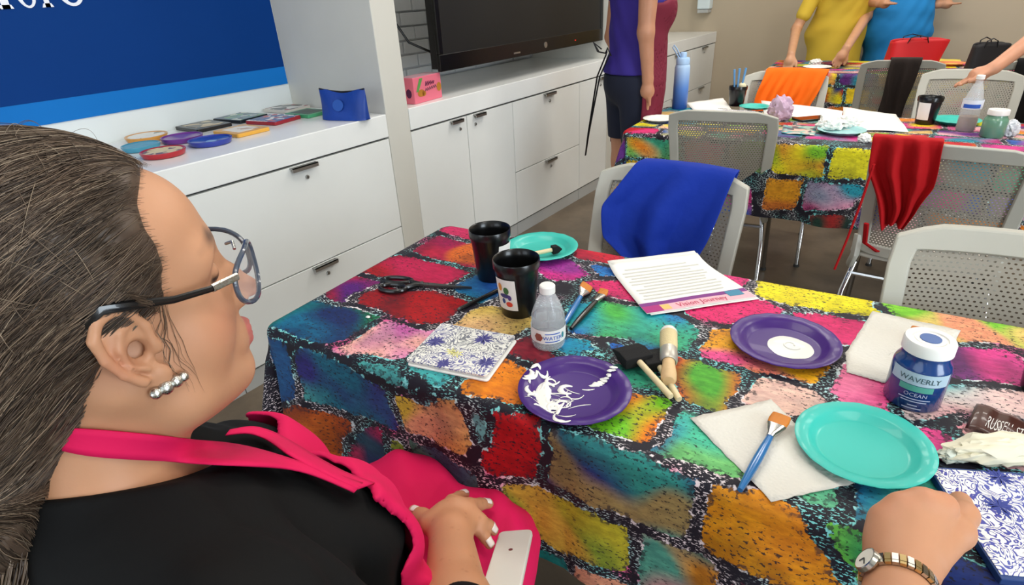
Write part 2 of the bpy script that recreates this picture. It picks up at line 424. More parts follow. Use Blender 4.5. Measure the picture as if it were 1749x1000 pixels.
# television on a wall arm
tv = thing('television', 'large black flat television on a wall arm above the worktop', 'television', (-1.935, 2.957, 0))
y0, y1, z0, z1 = -.815, .815, .993, 1.93
M_bez = mat('tv_black_gloss', (14, 14, 14), .25)
MB().box(-.065, -.004, y0+.01, y1-.01, z0+.01, z1-.01).box(-.14, -.065, -.3, .3, z0+.15, z1-.2).build('housing', mat('tv_back', (22, 22, 22), .5), tv)
MB().box(-.02, .0, y0, y1, z0, z0+.075).box(-.02, 0, y0, y1, z1-.03, z1).box(-.02, 0, y0, y0+.03, z0+.075, z1-.03).box(-.02, 0, y1-.03, y1, z0+.075, z1-.03).build('bezel', M_bez, tv, bevel=.003)
MB().box(-.012, -.006, y0+.028, y1-.028, z0+.073, z1-.028).build('screen', mat('tv_screen', (4, 4, 4), .10, spec=.12), tv)
MB().lathe([(0, .0025), (.016, .0025), (.016, 0)], 24).xf(Matrix.Translation((0, .1, z0+.036)) @ Matrix.Rotation(R(90), 4, 'Y')).build('logo', M_steel, tv)
MB().box(0, .002, .44, .45, z0+.03, z0+.034).build('standby_light', mat('led_red', (200, 30, 20), .4, emit=((255, 30, 20), 1.5)), tv)
MB().box(0, .0015, -.22, -.16, z0+.018, z0+.026).build('lettering', M_steel, tv)
MB().box(-.55, -.14, -.05, .05, z0+.35, z0+.45).build('wall_arm', mat('arm_black', (25, 25, 25), .5, metal=.5), tv)
MB().tube([(-.06, -.79, z1-.1), (-.2, -.9, 1.5), (-.25, -.86, 1.25), (-.2, -.8, 1.12), (-.1, -.7, 1.05)], .006, 8).build('cable', M_bez, tv, smooth=True)
# ------------------------------------------------------------------ tables and the printed tablecloths
TZ = .74
def cloth_mat():
    M = bpy.data.materials.new('printed_cloth'); M.use_nodes = True
    N, Lk = M.node_tree.nodes, M.node_tree.links; b = N['Principled BSDF']; b.inputs['Roughness'].default_value = .62; b.inputs['Specular IOR Level'].default_value = .3
    def at(n):
        a = N.new('ShaderNodeAttribute'); a.attribute_name = n; return a
    paint, edge, uv = at('paint').outputs['Color'], at('edge').outputs['Fac'], at('uvw').outputs['Vector']
    def noise(scale, detail=3, st=(1, 1, 1), rough=.55, off=0):
        mp = N.new('ShaderNodeMapping'); mp.inputs['Scale'].default_value = st; mp.inputs['Location'].default_value = (off, off*.7, 0); Lk.new(uv, mp.inputs[0])
        n = N.new('ShaderNodeTexNoise'); n.inputs['Scale'].default_value = scale; n.inputs['Detail'].default_value = detail; n.inputs['Roughness'].default_value = rough
        Lk.new(mp.outputs[0], n.inputs['Vector']); return n.outputs[0]
    def ma(op, a, b_=0., c=None):
        m_ = N.new('ShaderNodeMath'); m_.operation = op
        for i, v in enumerate((a, b_, c)):
            if v is None: continue
            if isinstance(v, (int, float)): m_.inputs[i].default_value = v
            else: Lk.new(v, m_.inputs[i])
        return m_.outputs[0]
    def step(x, a, b_):
        m_ = N.new('ShaderNodeMapRange'); m_.interpolation_type = 'SMOOTHSTEP'; Lk.new(x, m_.inputs[0])
        m_.inputs[1].default_value = a; m_.inputs[2].default_value = b_; return m_.outputs[0]
    def mix(f, a, b_, mode='MIX'):
        m_ = N.new('ShaderNodeMix'); m_.data_type = 'RGBA'; m_.blend_type = mode
        if isinstance(f, (int, float)): m_.inputs[0].default_value = f
        else: Lk.new(f, m_.inputs[0])
        for i, v in ((6, a), (7, b_)):
            if isinstance(v, tuple): m_.inputs[i].default_value = (*v, 1)
            else: Lk.new(v, m_.inputs[i])
        return m_.outputs[2]
    n1, n2 = noise(22, 2), noise(130, 3, off=3)
    e = ma('ADD', edge, ma('ADD', ma('MULTIPLY', ma('SUBTRACT', n1, .5), .020), ma('MULTIPLY', ma('SUBTRACT', n2, .5), .016)))
    inside = step(e, 0, .0016)
    # brushed paint inside each brick: streaks, blotches and black flecks
    br = mix(step(noise(38, 6, (1, 2.5, 1), .7, 7), .35, .75), mix(1., paint, (.80, .78, .84), 'MULTIPLY'), mix(.5, paint, (1, .95, .85), 'SOFT_LIGHT'))
    br = mix(ma('MULTIPLY', step(noise(9, 3, off=11), .50, .66), .55), br, mix(1., br, (.35, .38, .5), 'MULTIPLY'))
    fl = ma('MULTIPLY', step(noise(135, 3, (1, 1.6, 1), .55, 5), .585, .61), step(noise(8, 2, off=2), .36, .56))
    br = mix(ma('MULTIPLY', fl, .9), br, (.012, .010, .018))
    deep = step(e, .006, .012)
    rim = ma('MULTIPLY', ma('SUBTRACT', 1., deep), step(noise(110, 2, off=9), .52, .56))
    br = mix(ma('MULTIPLY', rim, .75), br, (.02, .016, .026))
    # black joints crowded with light flecks
    tint = mix(step(noise(5, 2, off=21), .42, .58), (.78, .70, .72), (.20, .62, .62))
    tint = mix(step(noise(6, 2, off=33), .58, .66), tint, (.72, .12, .30))
    f2 = step(noise(170, 2, (1, 2.2, 1), .5, 15), .57, .595)
    f2 = ma('MULTIPLY', f2, step(noise(14, 2, off=17), .40, .56))
    line = ma('MULTIPLY', step(e, -.0030, -.0020), step(noise(60, 2, off=27), .52, .60))
    jo = mix(ma('MAXIMUM', f2, line), (.010, .008, .016), tint)
    Lk.new(mix(inside, jo, br), b.inputs['Base Color'])
    bp = N.new('ShaderNodeBump'); bp.inputs['Strength'].default_value = .25; bp.inputs['Distance'].default_value = .006
    Lk.new(noise(13, 3, off=41), bp.inputs['Height']); Lk.new(bp.outputs[0], b.inputs['Normal'])
    return M
M_cloth = cloth_mat()

def poly_sd(P, poly):
    """signed distance to a polygon, positive inside"""
    poly = np.array(poly, float); n = len(poly); d = np.full(len(P), 1e9); ins = np.zeros(len(P), bool)
    for i in range(n):
        a, b = poly[i], poly[(i+1) % n]; e = b-a; w_ = P-a
        h = np.clip((w_@e)/(e@e+1e-12), 0, 1); d = np.minimum(d, np.linalg.norm(w_-h[:, None]*e, axis=1))
        c = ((a[1] > P[:, 1]) != (b[1] > P[:, 1])) & (P[:, 0] < (b[0]-a[0])*(P[:, 1]-a[1])/(b[1]-a[1]+1e-12)+a[0]); ins ^= c
    return np.where(ins, d, -d)
def lown(P, seed, f=26.):
    r_ = np.random.RandomState(seed); v = np.zeros(len(P))
    for k in range(5):
        a = r_.uniform(0, 6.28); q = r_.uniform(.5, 1.6)*f; v += np.sin((P[:, 0]*math.cos(a)+P[:, 1]*math.sin(a))*q+r_.uniform(0, 6.28)+1.5*np.sin((P[:, 1]*math.cos(a)-P[:, 0]*math.sin(a))*q*.7+r_.uniform(0, 6)))
    return v/2.6
PAL = [(225, 45, 115), (240, 205, 30), (20, 140, 160), (235, 130, 25), (190, 20, 30), (60, 170, 130), (30, 90, 175), (235, 170, 175), (130, 180, 50), (215, 175, 100), (90, 35, 120), (25, 45, 110), (210, 45, 130), (240, 225, 30)]
def rand_bricks(a0, a1, b0, b1, seed, keep=None):
    rr = random.Random(seed); out = []; b = b0; row = 0
    while b < b1:
        h = rr.uniform(.085, .125); a = a0-rr.uniform(0, .2)
        while a < a1:
            w_ = rr.uniform(.12, .27); c = (a+w_/2, b+h/2)
            if keep is None or keep(*c):
                j = lambda: rr.uniform(-.010, .010)
                g = .012
                q = [(a+g+j(), b+g+j()), (a+w_/2, b+g+j()*.6), (a+w_-g+j(), b+g+j()), (a+w_-g+j(), b+h-g+j()), (a+w_*.45, b+h-g+j()*.6), (a+g+j(), b+h-g+j())]
                out.append((q, rr.sample(PAL, rr.choice((2, 2, 3)))))
            a += w_
        b += h; row += 1
    return out
def tablecloth(label, s0, s1, t0, t1, drop, bricks, h, seed, grow=.021):
    rc = .035; A = np.arange(s0-drop, s1+drop+h/2, h); B = np.arange(t0-drop, t1+drop+h/2, h)
    a, b = np.meshgrid(A, B, indexing='ij'); q = np.stack([a.ravel(), b.ravel()], 1)
    cl = np.stack([np.clip(q[:, 0], s0+rc, s1-rc), np.clip(q[:, 1], t0+rc, t1-rc)], 1)
    v = q-cl; d = np.linalg.norm(v, axis=1); n = v/np.maximum(d, 1e-6)[:, None]
    corner = np.abs(n[:, 0]*n[:, 1])*2
    rf = .016; flat = rc-rf
    x = d-flat; arc = rf*math.pi/2
    out = np.where(x <= 0, d, np.where(x < arc, flat+rf*np.sin(np.clip(x, 0, arc)/rf), rc)); dz = np.where(x <= 0, 0, np.where(x < arc, rf*(1-np.cos(np.clip(x, 0, arc)/rf)), rf+x-arc))
    hang = np.maximum(dz-rf, 0)
    per = np.where(np.abs(n[:, 1]) > .5, q[:, 0], q[:, 1])
    fold = .30*np.maximum(np.sin(per*13+seed), -.3)*.5+.18*np.sin(per*29+seed*2.1)*.4+.05
    ang = np.arctan2(n[:, 1], n[:, 0])
    cfold = .18+.42*np.cos(4*ang*1.0+math.pi)*.6+.12*np.cos(12*ang+seed)
    fl = np.where(corner > .08, fold*(1-np.clip(corner*1.5, 0, 1))+cfold*np.clip(corner*1.5, 0, 1), fold)
    out = out+fl*hang*np.clip(hang/.06, 0, 1)*.55
    out = np.maximum(out, np.where(hang > 0, rc+.001, out))
    ds = cl+n*out[:, None]
    rip = .0009*np.sin(q[:, 0]*37+3*np.sin(q[:, 1]*9))*np.sin(q[:, 1]*23+seed)
    z = TZ-dz*(1-.05*corner)+np.where(dz < .001, rip+.0015, .0015)
    W = np.stack([TC*ds[:, 0]-TS*ds[:, 1], TS*ds[:, 0]+TC*ds[:, 1], z], 1)
    edge = np.full(len(q), -1.); sec = np.full(len(q), -1.); paint = np.zeros((len(q), 3))
    for k, (poly, cols) in enumerate(bricks):
        pa = np.array(poly); lo, hi = pa.min(0)-.07, pa.max(0)+.07
        sel = np.where(((q >= lo) & (q <= hi)).all(1))[0]
        if not len(sel): continue
        sd = poly_sd(q[sel], poly); up = sd > edge[sel]; sec[sel] = np.where(up, edge[sel], np.maximum(sec[sel], sd)); sel = sel[up]; edge[sel] = sd[up]
        w1 = np.clip(.5+lown(q[sel], k*7+seed*100)*.9, 0, 1)[:, None]; cs = [np.array(lin(c)) for c in cols]
        col = cs[0]*(1-w1)+cs[1]*w1 if len(cs) > 1 else cs[0]*(.8+.4*w1)
        if len(cs) > 2:
            w2 = np.clip(lown(q[sel], k*7+3+seed*100)*1.6-.35, 0, 1)[:, None]; col = col*(1-w2)+cs[2]*w2
        paint[sel] = col
    edge = np.minimum(edge+grow, (edge-sec)/2-.0085)
    na, nb = len(A), len(B); I = np.arange(na*nb).reshape(na, nb)
    Q = np.stack([I[:-1, :-1], I[1:, :-1], I[1:, 1:], I[:-1, 1:]], -1).reshape(-1, 4)
    o = npmesh('tablecloth', W, Q, M_cloth, None, {'paint': paint, 'edge': edge, 'uvw': q})
    return tag(o, label, 'tablecloth')
M_tleg = mat('table_leg_grey', (120, 120, 118), .4, metal=.8)
def table(label, s0, s1, t0, t1):
    c = t2w((s0+s1)/2, (t0+t1)/2); t = thing('folding_table', label, 'table', c, TW)
    hx, hy = (s1-s0)/2-.006, (t1-t0)/2-.006
    MB().prism(rrect(2*hx, 2*hy, .03), TZ-.04, TZ-.004).build('tabletop', mat('table_laminate', (205, 200, 190), .5), t)
    for sx in (-1, 1):
        for sy in (-1, 1):
            MB().tube([(sx*(hx-.12), sy*(hy-.07), TZ-.04), (sx*(hx-.12), sy*(hy-.07), 0)], .014, 10).build('leg', M_tleg, t, smooth=True)
        MB().tube([(sx*(hx-.12), -(hy-.07), .18), (sx*(hx-.12), hy-.07, .18)], .010, 8).build('brace', M_tleg, t, smooth=True)
    return t
# the print of the near cloth: bricks of colour traced on the cloth as it lies
TOPB = [
 ([(764, 394), (795, 381), (810, 386), (810, 409), (786, 402)], [(140, 15, 45), (200, 40, 90)]),
 ([(720, 428), (750, 409), (812, 421), (808, 459), (764, 445)], [(135, 10, 70), (180, 25, 60), (215, 100, 35)]),
 ([(625, 462), (679, 443), (803, 465), (771, 484), (690, 489)], [(158, 8, 20), (185, 20, 72)]),
 ([(566, 496), (604, 475), (646, 484), (582, 514)], [(80, 20, 110), (150, 20, 60)]),
 ([(613, 506), (655, 492), (793, 518), (764, 541), (723, 550), (660, 530)], [(168, 8, 18), (105, 10, 24)]),
 ([(780, 487), (820, 470), (849, 464), (849, 496), (818, 511)], [(25, 80, 160), (20, 120, 150)]),
 ([(452, 548), (518, 522), (560, 528), (640, 545), (588, 583), (520, 570)], [(15, 95, 130), (10, 115, 70), (20, 40, 90)]),
 ([(586, 595), (648, 556), (728, 573), (714, 584), (665, 613)], [(238, 140, 190), (242, 176, 150), (235, 110, 180)]),
 ([(791, 556), (805, 534), (832, 531), (903, 551), (886, 568), (840, 566)], [(220, 185, 90), (230, 180, 120)]),
 ([(874, 598), (905, 577), (932, 618), (912, 624)], [(195, 18, 30), (120, 20, 40)]),
 ([(958, 585), (1020, 588), (1050, 604), (1000, 612)], [(25, 105, 190), (20, 150, 170)]),
 ([(783, 655), (849, 617), (903, 629), (886, 664), (918, 693), (868, 690)], [(238, 130, 15), (225, 115, 25)]),
 ([(708, 632), (792, 640), (772, 654), (735, 650)], [(60, 165, 165), (50, 140, 150)]),
 ([(616, 620), (650, 625), (705, 660), (706, 681), (660, 655)], [(70, 160, 155), (50, 130, 135)]),
 ([(917, 454), (968, 449), (1012, 472), (950, 474)], [(205, 35, 130), (150, 40, 140), (30, 110, 150)]),
 ([(984, 418), (1029, 425), (1075, 440), (1052, 452), (1002, 446)], [(205, 18, 40), (170, 15, 50)]),
 ([(1010, 450), (1046, 462), (1060, 472), (1020, 474)], [(20, 90, 180), (30, 120, 190)]),
 ([(985, 529), (1038, 521), (1162, 553), (1198, 575), (1174, 600), (1110, 591), (985, 565)], [(20, 150, 165), (70, 175, 70), (20, 95, 190)]),
 ([(1010, 480), (1064, 481), (1090, 511), (1043, 505)], [(228, 40, 120), (210, 30, 90)]),
 ([(1080, 440), (1110, 444), (1090, 452)], [(25, 100, 180)]),
 ([(1198, 456), (1258, 468), (1270, 482), (1240, 490), (1222, 482)], [(232, 50, 120), (215, 40, 110)]),
 ([(1297, 488), (1316, 477), (1480, 506), (1488, 538), (1406, 533), (1309, 502)], [(242, 226, 15), (235, 215, 25)]),
 ([(1186, 535), (1222, 521), (1286, 520), (1320, 532), (1255, 552), (1229, 555)], [(232, 40, 110), (222, 30, 100)]),
 ([(1372, 543), (1391, 534), (1484, 556), (1474, 585), (1426, 578)], [(228, 45, 110), (215, 35, 100)]),
 ([(1194, 598), (1222, 562), (1255, 564), (1420, 616), (1406, 643), (1384, 652), (1232, 616)], [(238, 165, 20), (232, 150, 25), (225, 70, 130)]),
 ([(1014, 604), (1038, 585), (1066, 588), (1058, 606)], [(20, 100, 190), (30, 140, 190)]),
 ([(1157, 614), (1186, 624), (1255, 640), (1260, 659), (1226, 695), (1180, 687), (1165, 671)], [(225, 35, 20), (75, 160, 45), (205, 115, 30)]),
 ([(1055, 631), (1100, 640), (1124, 662), (1075, 667)], [(50, 160, 120), (40, 130, 110)]),
 ([(1276, 688), (1290, 660), (1319, 654), (1412, 684), (1398, 695), (1310, 700)], [(232, 172, 172), (236, 190, 170)]),
 ([(1424, 672), (1440, 622), (1480, 638), (1520, 672), (1500, 700), (1434, 690)], [(228, 60, 130), (232, 110, 150)]),
 ([(958, 712), (1000, 700), (1068, 672), (1142, 692), (1120, 744), (1086, 751), (990, 724)], [(238, 122, 10), (105, 190, 30)]),
 ([(1130, 770), (1160, 711), (1177, 707), (1267, 811), (1256, 820), (1132, 778)], [(70, 190, 150), (110, 195, 110), (30, 110, 170)]),
 ([(1514, 523), (1564, 530), (1740, 560), (1745, 594), (1640, 578), (1564, 550)], [(242, 190, 110), (120, 200, 45), (235, 150, 110)]),
 ([(1622, 606), (1715, 602), (1738, 650), (1629, 637)], [(232, 60, 140), (110, 40, 110)]),
 ([(1600, 668), (1744, 682), (1744, 702), (1636, 709), (1585, 709), (1548, 704)], [(242, 200, 190), (40, 170, 170), (235, 150, 160)]),
 ([(1596, 748), (1625, 745), (1622, 766), (1600, 770)], [(238, 70, 140)]),
 ([(1457, 830), (1580, 830), (1606, 846), (1524, 860), (1490, 892), (1456, 885)], [(20, 95, 170), (60, 165, 140)]),
 ([(1370, 852), (1433, 836), (1436, 873), (1381, 857)], [(100, 190, 140), (80, 175, 130)]),
 ([(1640, 720), (1745, 740), (1745, 790), (1650, 770)], [(240, 190, 180), (235, 120, 150)]),
]
SIDEB = [
 ([(932, 746), (970, 743), (1132, 800), (1190, 818), (1164, 914), (1060, 871), (985, 844), (937, 820)], [(25, 38, 115), (45, 140, 130), (150, 130, 80)]),
 ([(1211, 836), (1236, 830), (1376, 881), (1430, 963), (1418, 990), (1358, 990), (1199, 921)], [(228, 145, 18), (215, 125, 20)]),
 ([(1386, 884), (1484, 920), (1488, 990), (1442, 965)], [(95, 180, 60), (40, 150, 90), (200, 160, 30)]),
 ([(872, 833), (940, 847), (1058, 903), (1063, 916), (1056, 968), (940, 928), (905, 880)], [(178, 170, 40), (125, 160, 50), (200, 170, 60)]),
 ([(832, 698), (900, 716), (926, 765), (905, 800), (855, 792), (809, 769), (831, 752)], [(180, 18, 25), (140, 15, 20)]),
 ([(664, 665), (690, 669), (783, 701), (808, 757), (799, 771), (750, 748), (690, 724)], [(220, 170, 90), (225, 165, 120), (205, 190, 60)]),
 ([(490, 599), (549, 620), (641, 653), (661, 716), (646, 711), (525, 675), (499, 620)], [(45, 40, 115), (25, 100, 125), (60, 140, 140)]),
 ([(448, 579), (478, 587), (499, 650), (457, 668)], [(20, 60, 115), (25, 80, 130)]),
 ([(466, 706), (527, 695), (596, 724), (596, 759), (555, 768), (472, 736)], [(150, 60, 20), (200, 95, 30), (70, 25, 20)]),
 ([(570, 742), (638, 729), (664, 789), (600, 792)], [(30, 40, 85), (190, 30, 80), (35, 70, 90)]),
 ([(697, 762), (795, 788), (812, 830), (830, 862), (705, 822)], [(75, 120, 100), (60, 90, 110)]),
 ([(661, 755), (677, 761), (689, 806), (670, 798)], [(135, 155, 50)]),
 ([(797, 704), (826, 716), (826, 750), (814, 748)], [(90, 155, 155)]),
 ([(1100, 923), (1168, 947), (1230, 975), (1230, 1004), (1097, 988)], [(225, 130, 140), (75, 150, 130), (225, 145, 40)]),
 ([(983, 968), (1047, 991), (1062, 1040), (984, 1005)], [(218, 168, 130), (210, 140, 110)]),
 ([(905, 941), (960, 965), (974, 1004), (921, 976)], [(20, 110, 105), (30, 80, 100)]),
 ([(1245, 985), (1300, 1003), (1380, 1040), (1250, 1020)], [(200, 60, 90), (170, 40, 70)]),
]
S0, S1, T0, T1 = -.966, .86, .577, 1.208
B1 = [([tuple(w2t(onz(x, y, TZ))[:2]) for x, y in p], c) for p, c in TOPB]
for p, c in SIDEB:
    q = [ont(x, y, T0-.012) for x, y in p]
    B1.append(([(v[0], T0-.008-(TZ-v[2])) for v in q], c))
pts1 = np.array([np.mean(p, 0) for p, c in B1])
def free1(a, b):
    if a < S0-.01: return False
    if a > .36 or b > T1+.02 or a < S0-.03: return True
    if a > .17 and b < .72: return True
    if b < T0 and (a < -1.2 or a > .1): return True
    return b < T0-.26
rl = random.Random(8)
for k in range(6):
    b0_ = T0-.02+k*.12
    for j in range(2): B1.append(([(S0-.03-j*.12, b0_), (S0-.13-j*.12, b0_+.01), (S0-.13-j*.12, b0_+.10), (S0-.03-j*.12, b0_+.095)], rl.sample([(14, 26, 60), (20, 50, 90), (40, 20, 60), (18, 22, 40), (16, 60, 80)], 2)))
B1 += rand_bricks(S0-.3, S1+.3, T0-.3, T1+.3, 5, free1)
table('folding table in the foreground under the printed cloth', S0, S1, T0, T1)
tablecloth('multicoloured brick-print tablecloth on the nearest table beside the seated woman', S0, S1, T0, T1, .285, B1, .0065, 1)
E2 = (-.93, .95, 2.455, 3.085)
B2 = rand_bricks(E2[0]-.3, E2[1]+.3, E2[2]-.3, E2[3]+.3, 12, lambda a, b: not (-.36 < a < .12 and b < 2.6))
def side2(p): return [(v[0], E2[2]-.008-(TZ-v[2])) for v in (ont(x, y, E2[2]-.012) for x, y in p)]
B2 += [(side2([(1326, 250), (1408, 252), (1400, 298), (1324, 292)]), [(225, 160, 40), (235, 215, 30), (120, 190, 40)]),
       (side2([(1428, 256), (1494, 260), (1488, 300), (1420, 300)]), [(240, 228, 20), (225, 215, 30)]),
       (side2([(1320, 302), (1372, 304), (1360, 345), (1312, 346)]), [(225, 150, 30), (200, 110, 40)]),
       (side2([(1380, 306), (1470, 310), (1462, 352), (1372, 346)]), [(225, 150, 180), (30, 140, 160), (190, 60, 120)]),
       (side2([(1395, 362), (1470, 362), (1450, 400), (1400, 385)]), [(190, 25, 30), (30, 60, 50)])]
table('folding table in the middle row under the printed cloth', *E2)
tablecloth('multicoloured brick-print tablecloth on the middle table behind the blue-draped chair', *E2, .30, B2, .009, 2)
E3 = (-.70, 1.1, 4.42, 5.15)
table('folding table in the farthest row, in front of the yellow shirt', *E3)
tablecloth('multicoloured brick-print tablecloth on the farthest table', *E3, .28, rand_bricks(E3[0]-.3, E3[1]+.3, E3[2]-.3, E3[3]+.3, 23), .012, 3)
# ------------------------------------------------------------------ chairs
def perf_mat():
    M = mat('perforated_grey_plastic', (150, 144, 132), .45)
    N, Lk = M.node_tree.nodes, M.node_tree.links; b = N['Principled BSDF']
    a = N.new('ShaderNodeAttribute'); a.attribute_name = 'uvw'; sx = N.new('ShaderNodeSeparateXYZ'); Lk.new(a.outputs['Vector'], sx.inputs[0])
    def ma(op, x, y=0.):
        m_ = N.new('ShaderNodeMath'); m_.operation = op
        for i, v in enumerate((x, y)):
            if isinstance(v, (int, float)): m_.inputs[i].default_value = v
            else: Lk.new(v, m_.inputs[i])
        return m_.outputs[0]
    u = ma('MULTIPLY', sx.outputs[0], 1/.0105); v = ma('MULTIPLY', sx.outputs[1], 1/.0085)
    row = ma('FLOOR', v); u2 = ma('ADD', u, ma('MULTIPLY', ma('MODULO', ma('ABSOLUTE', row), 2.), .5))
    fu = ma('SUBTRACT', ma('FRACT', u2), .5); fv = ma('SUBTRACT', ma('FRACT', v), .5)
    d = ma('ADD', ma('POWER', ma('ABSOLUTE', fu), 2.), ma('MULTIPLY', ma('POWER', ma('ABSOLUTE', fv), 2.), 1.5))
    al = ma('GREATER_THAN', d, .058); Lk.new(al, b.inputs['Alpha'])
    return M
M_perf = perf_mat()
M_chair = mat('chair_grey_plastic', (180, 178, 167), .42, var=(12, .02))
M_chairw = mat('chair_seat_offwhite', (205, 200, 188), .45)
M_perfd = None
M_chrome = mat('chrome', (200, 200, 200), .15, metal=1.)
def back_pt(u, v):
    """u across -1..1, v 0 (bottom) .. 1 (top): curved, reclined backrest, local y = rearwards"""
    w_ = .198+.014*v
    y = .20+.085*v+.035*v*v-.035*(u*u)*(1-.3*v)
    z = .47+.395*v-.006*u*u*v
    return (u*w_, y, z)
def chair_proto():
    t = thing('stacking_chair', 'x', 'chair')
    # perforated panel
    nu, nv = 25, 17; P = np.zeros((nu, nv, 3)); UV = np.zeros((nu, nv, 2))
    for i in range(nu):
        for j in range(nv):
            u, v = -1+2*i/(nu-1), j/(nv-1); P[i, j] = back_pt(u*.84, .05+v*.85); UV[i, j] = (u*.18, v*.34)
    I = np.arange(nu*nv).reshape(nu, nv); Q = np.stack([I[:-1, :-1], I[1:, :-1], I[1:, 1:], I[:-1, 1:]], -1).reshape(-1, 4)
    npmesh('backrest_panel', P.reshape(-1, 3), Q, M_perf, t, {'uvw': UV.reshape(-1, 2)})
    # broad frame round the panel, as a swept flattened ring
    loop = []
    for i in range(13): loop.append((-.90+1.8*i/12, 1-.05*max(0, abs(-1+2*i/12)-.75)/.25))
    for j in range(1, 9): loop.append((.93, .95-.95*j/8))
    for i in range(1, 12): loop.append((.9-1.8*i/12, -.02))
    for j in range(8): loop.append((-.93, .0+.95*j/8))
    mb = MB(); n = len(loop); vs = []
    for k in range(n):
        u, v = loop[k]
        ou = back_pt(u*1.06 if abs(u) > .85 else u, v+.012 if v > .9 else (v-.02 if v < .02 else v)); ui = back_pt(u*.80/.93 if abs(u) > .85 else u*.9, .90 if v > .9 else (.06 if v < .02 else min(max(v, .06), .90)))
        for (x, y, z), dy in ((ou, -.010), (ou, .014), (ui, .010), (ui, -.007)): vs.append((x, y+dy, z))
    fs = []
    for k in range(n):
        a, b = k*4, ((k+1) % n)*4
        for q in range(4): fs.append((a+q, a+(q+1) % 4, b+(q+1) % 4, b+q))
    mb.add(vs, fs).build('backrest_frame', M_chair, t, smooth=True, bevel=.004, angle=50)
    # side uprights running down from the back to the seat frame
    for s in (-1, 1):
        pts = [back_pt(s*.97, .12), (s*.190, .195, .45), (s*.200, .17, .405), (s*.205, .12, .385)]
        MB().tube(pts, [.020, .020, .018, .015], 10, flat=.7).build('upright', M_chair, t, smooth=True)
    # seat pan
    nu, nv = 19, 15; P = np.zeros((nu, nv, 3))
    for i in range(nu):
        for j in range(nv):
            u, v = -1+2*i/(nu-1), -1+2*j/(nv-1)
            k = 1-.08*abs(v)**6; x = u*.215*k; y = v*.205*(1-.10*abs(u)**6)-.02
            z = .435-.012*(1-u*u)*(1-v*v)-.03*max(0, -v-.7)**2/.09+.012*max(0, v-.6)/.4
            P[i, j] = (x, y, z)
    MB().grid(P).build('seat', M_chairw, t, smooth=True, solid=.016, angle=180)
    # chrome legs
    for s in (-1, 1):
        MB().tube([(s*.19, .13, .395), (s*.205, .18, .3), (s*.215, .24, .008)], .0105, 10).build('leg', M_chrome, t, smooth=True)
        MB().tube([(s*.19, .13, .395), (s*.195, -.12, .40), (s*.205, -.165, .36), (s*.215, -.215, .008)], .0105, 10).build('leg', M_chrome, t, smooth=True)
        for y in (.24, -.215):
            MB().lathe([(0, .012), (.013, .012), (.015, .0), (0, 0)], 12, (s*.215, y, 0)).build('foot', M_dark, t, smooth=True)
    MB().tube([(-.20, .15, .36), (.20, .15, .36)], .009, 8).build('crossbar', M_chrome, t, smooth=True)
    return t
PROTO = None
def chair(label, s, t, rz, dz=0.):
    """rz=0: the sitter faces local -y (towards the camera side); back at +y"""
    global PROTO
    if PROTO is None: o = PROTO = chair_proto()
    else: o = copy_tree(PROTO)
    w_ = t2w(s, t); o.location = (w_[0], w_[1], dz); o.rotation_euler = (0, 0, TW+rz); o['label'] = label; o['group'] = 'grey perforated-back stacking chairs'
    return o
PI = math.pi
chA = chair('grey perforated-back chair with a royal blue apron thrown over its back', -.435, 1.215, R(-2))
chD = chair('grey perforated-back chair at the right edge, tucked at the near table with nothing on it', .300, 1.01, R(1))
chB = chair('grey chair seen from behind, standing between the blue-draped and the red-draped chairs', -.51, 2.665, PI+R(4))
chC = chair('grey chair seen from behind with a red apron hung on its corner', .260, 2.33, PI+R(-6))
chE = chair('grey chair across the middle table with an orange apron over its back', -.40, 3.20, R(4))
chG = chair('pale grey chair across the middle table behind the half-full water bottle', .37, 3.36, R(-3))
chF = chair('taupe-looking chair seen from behind with a brown garment hung over it, at the farthest table', .08, 4.36, PI+R(4))
chH = chair('grey chair at the right edge of the farthest table with a dark garment over it', .72, 4.36, PI)
# ------------------------------------------------------------------ small things
from mathutils import noise as mnoise
def text_geo(s, size):
    c = bpy.data.curves.new('t', 'FONT'); c.body = s; c.size = size; c.align_x = 'CENTER'; c.resolution_u = 2
    o = bpy.data.objects.new('t', c); COL.objects.link(o); bpy.context.view_layer.update()
    me = bpy.data.meshes.new_from_object(o.evaluated_get(bpy.context.evaluated_depsgraph_get()))
    v = [tuple(q.co) for q in me.vertices]; f = [tuple(p.vertices) for p in me.polygons]
    bpy.data.objects.remove(o); bpy.data.meshes.remove(me); return v, f
def text_on(s, size, fn, name, material, parent, flat_sx=1.):
    v, f = text_geo(s, size); mb = MB(); mb.add([fn(x*flat_sx, y) for x, y, z in v], f)
    return mb.build(name, material, parent)
def wrap(r, z0, a0, off=.0004, slope=0.):
    """map (x, y) onto an upright cylinder/cone wall; a0 = facing angle"""
    def fn(x, y):
        rr = r+slope*y+off; a = a0+x/max(rr, .001); return (rr*math.cos(a), rr*math.sin(a), z0+y)
    return fn
def patch(x0, x1, y0, y1, fn, n=10):
    P = np.array([[fn(x0+(x1-x0)*i/n, y0+(y1-y0)*j/4) for j in range(5)] for i in range(n+1)]); return MB().grid(P)
def disc_patch(cx, cy, rx, ry, fn, n=14):
    mb = MB(); mb.add([fn(cx, cy)]+[fn(cx+rx*math.cos(2*PI*i/n), cy+ry*math.sin(2*PI*i/n)) for i in range(n)], [(0, 1+i, 1+(i+1) % n) for i in range(n)]); return mb
def face_cam(loc): return math.atan2(-loc[1], -loc[0])
M_blackp = mat('black_plastic', (12, 12, 13), .28, coat=.2)
M_paper = mat('white_paper', (238, 236, 230), .7)
def at(x, y, z=TZ): 
    p = onz(x, y, z); return p
SURF = TZ+.0022

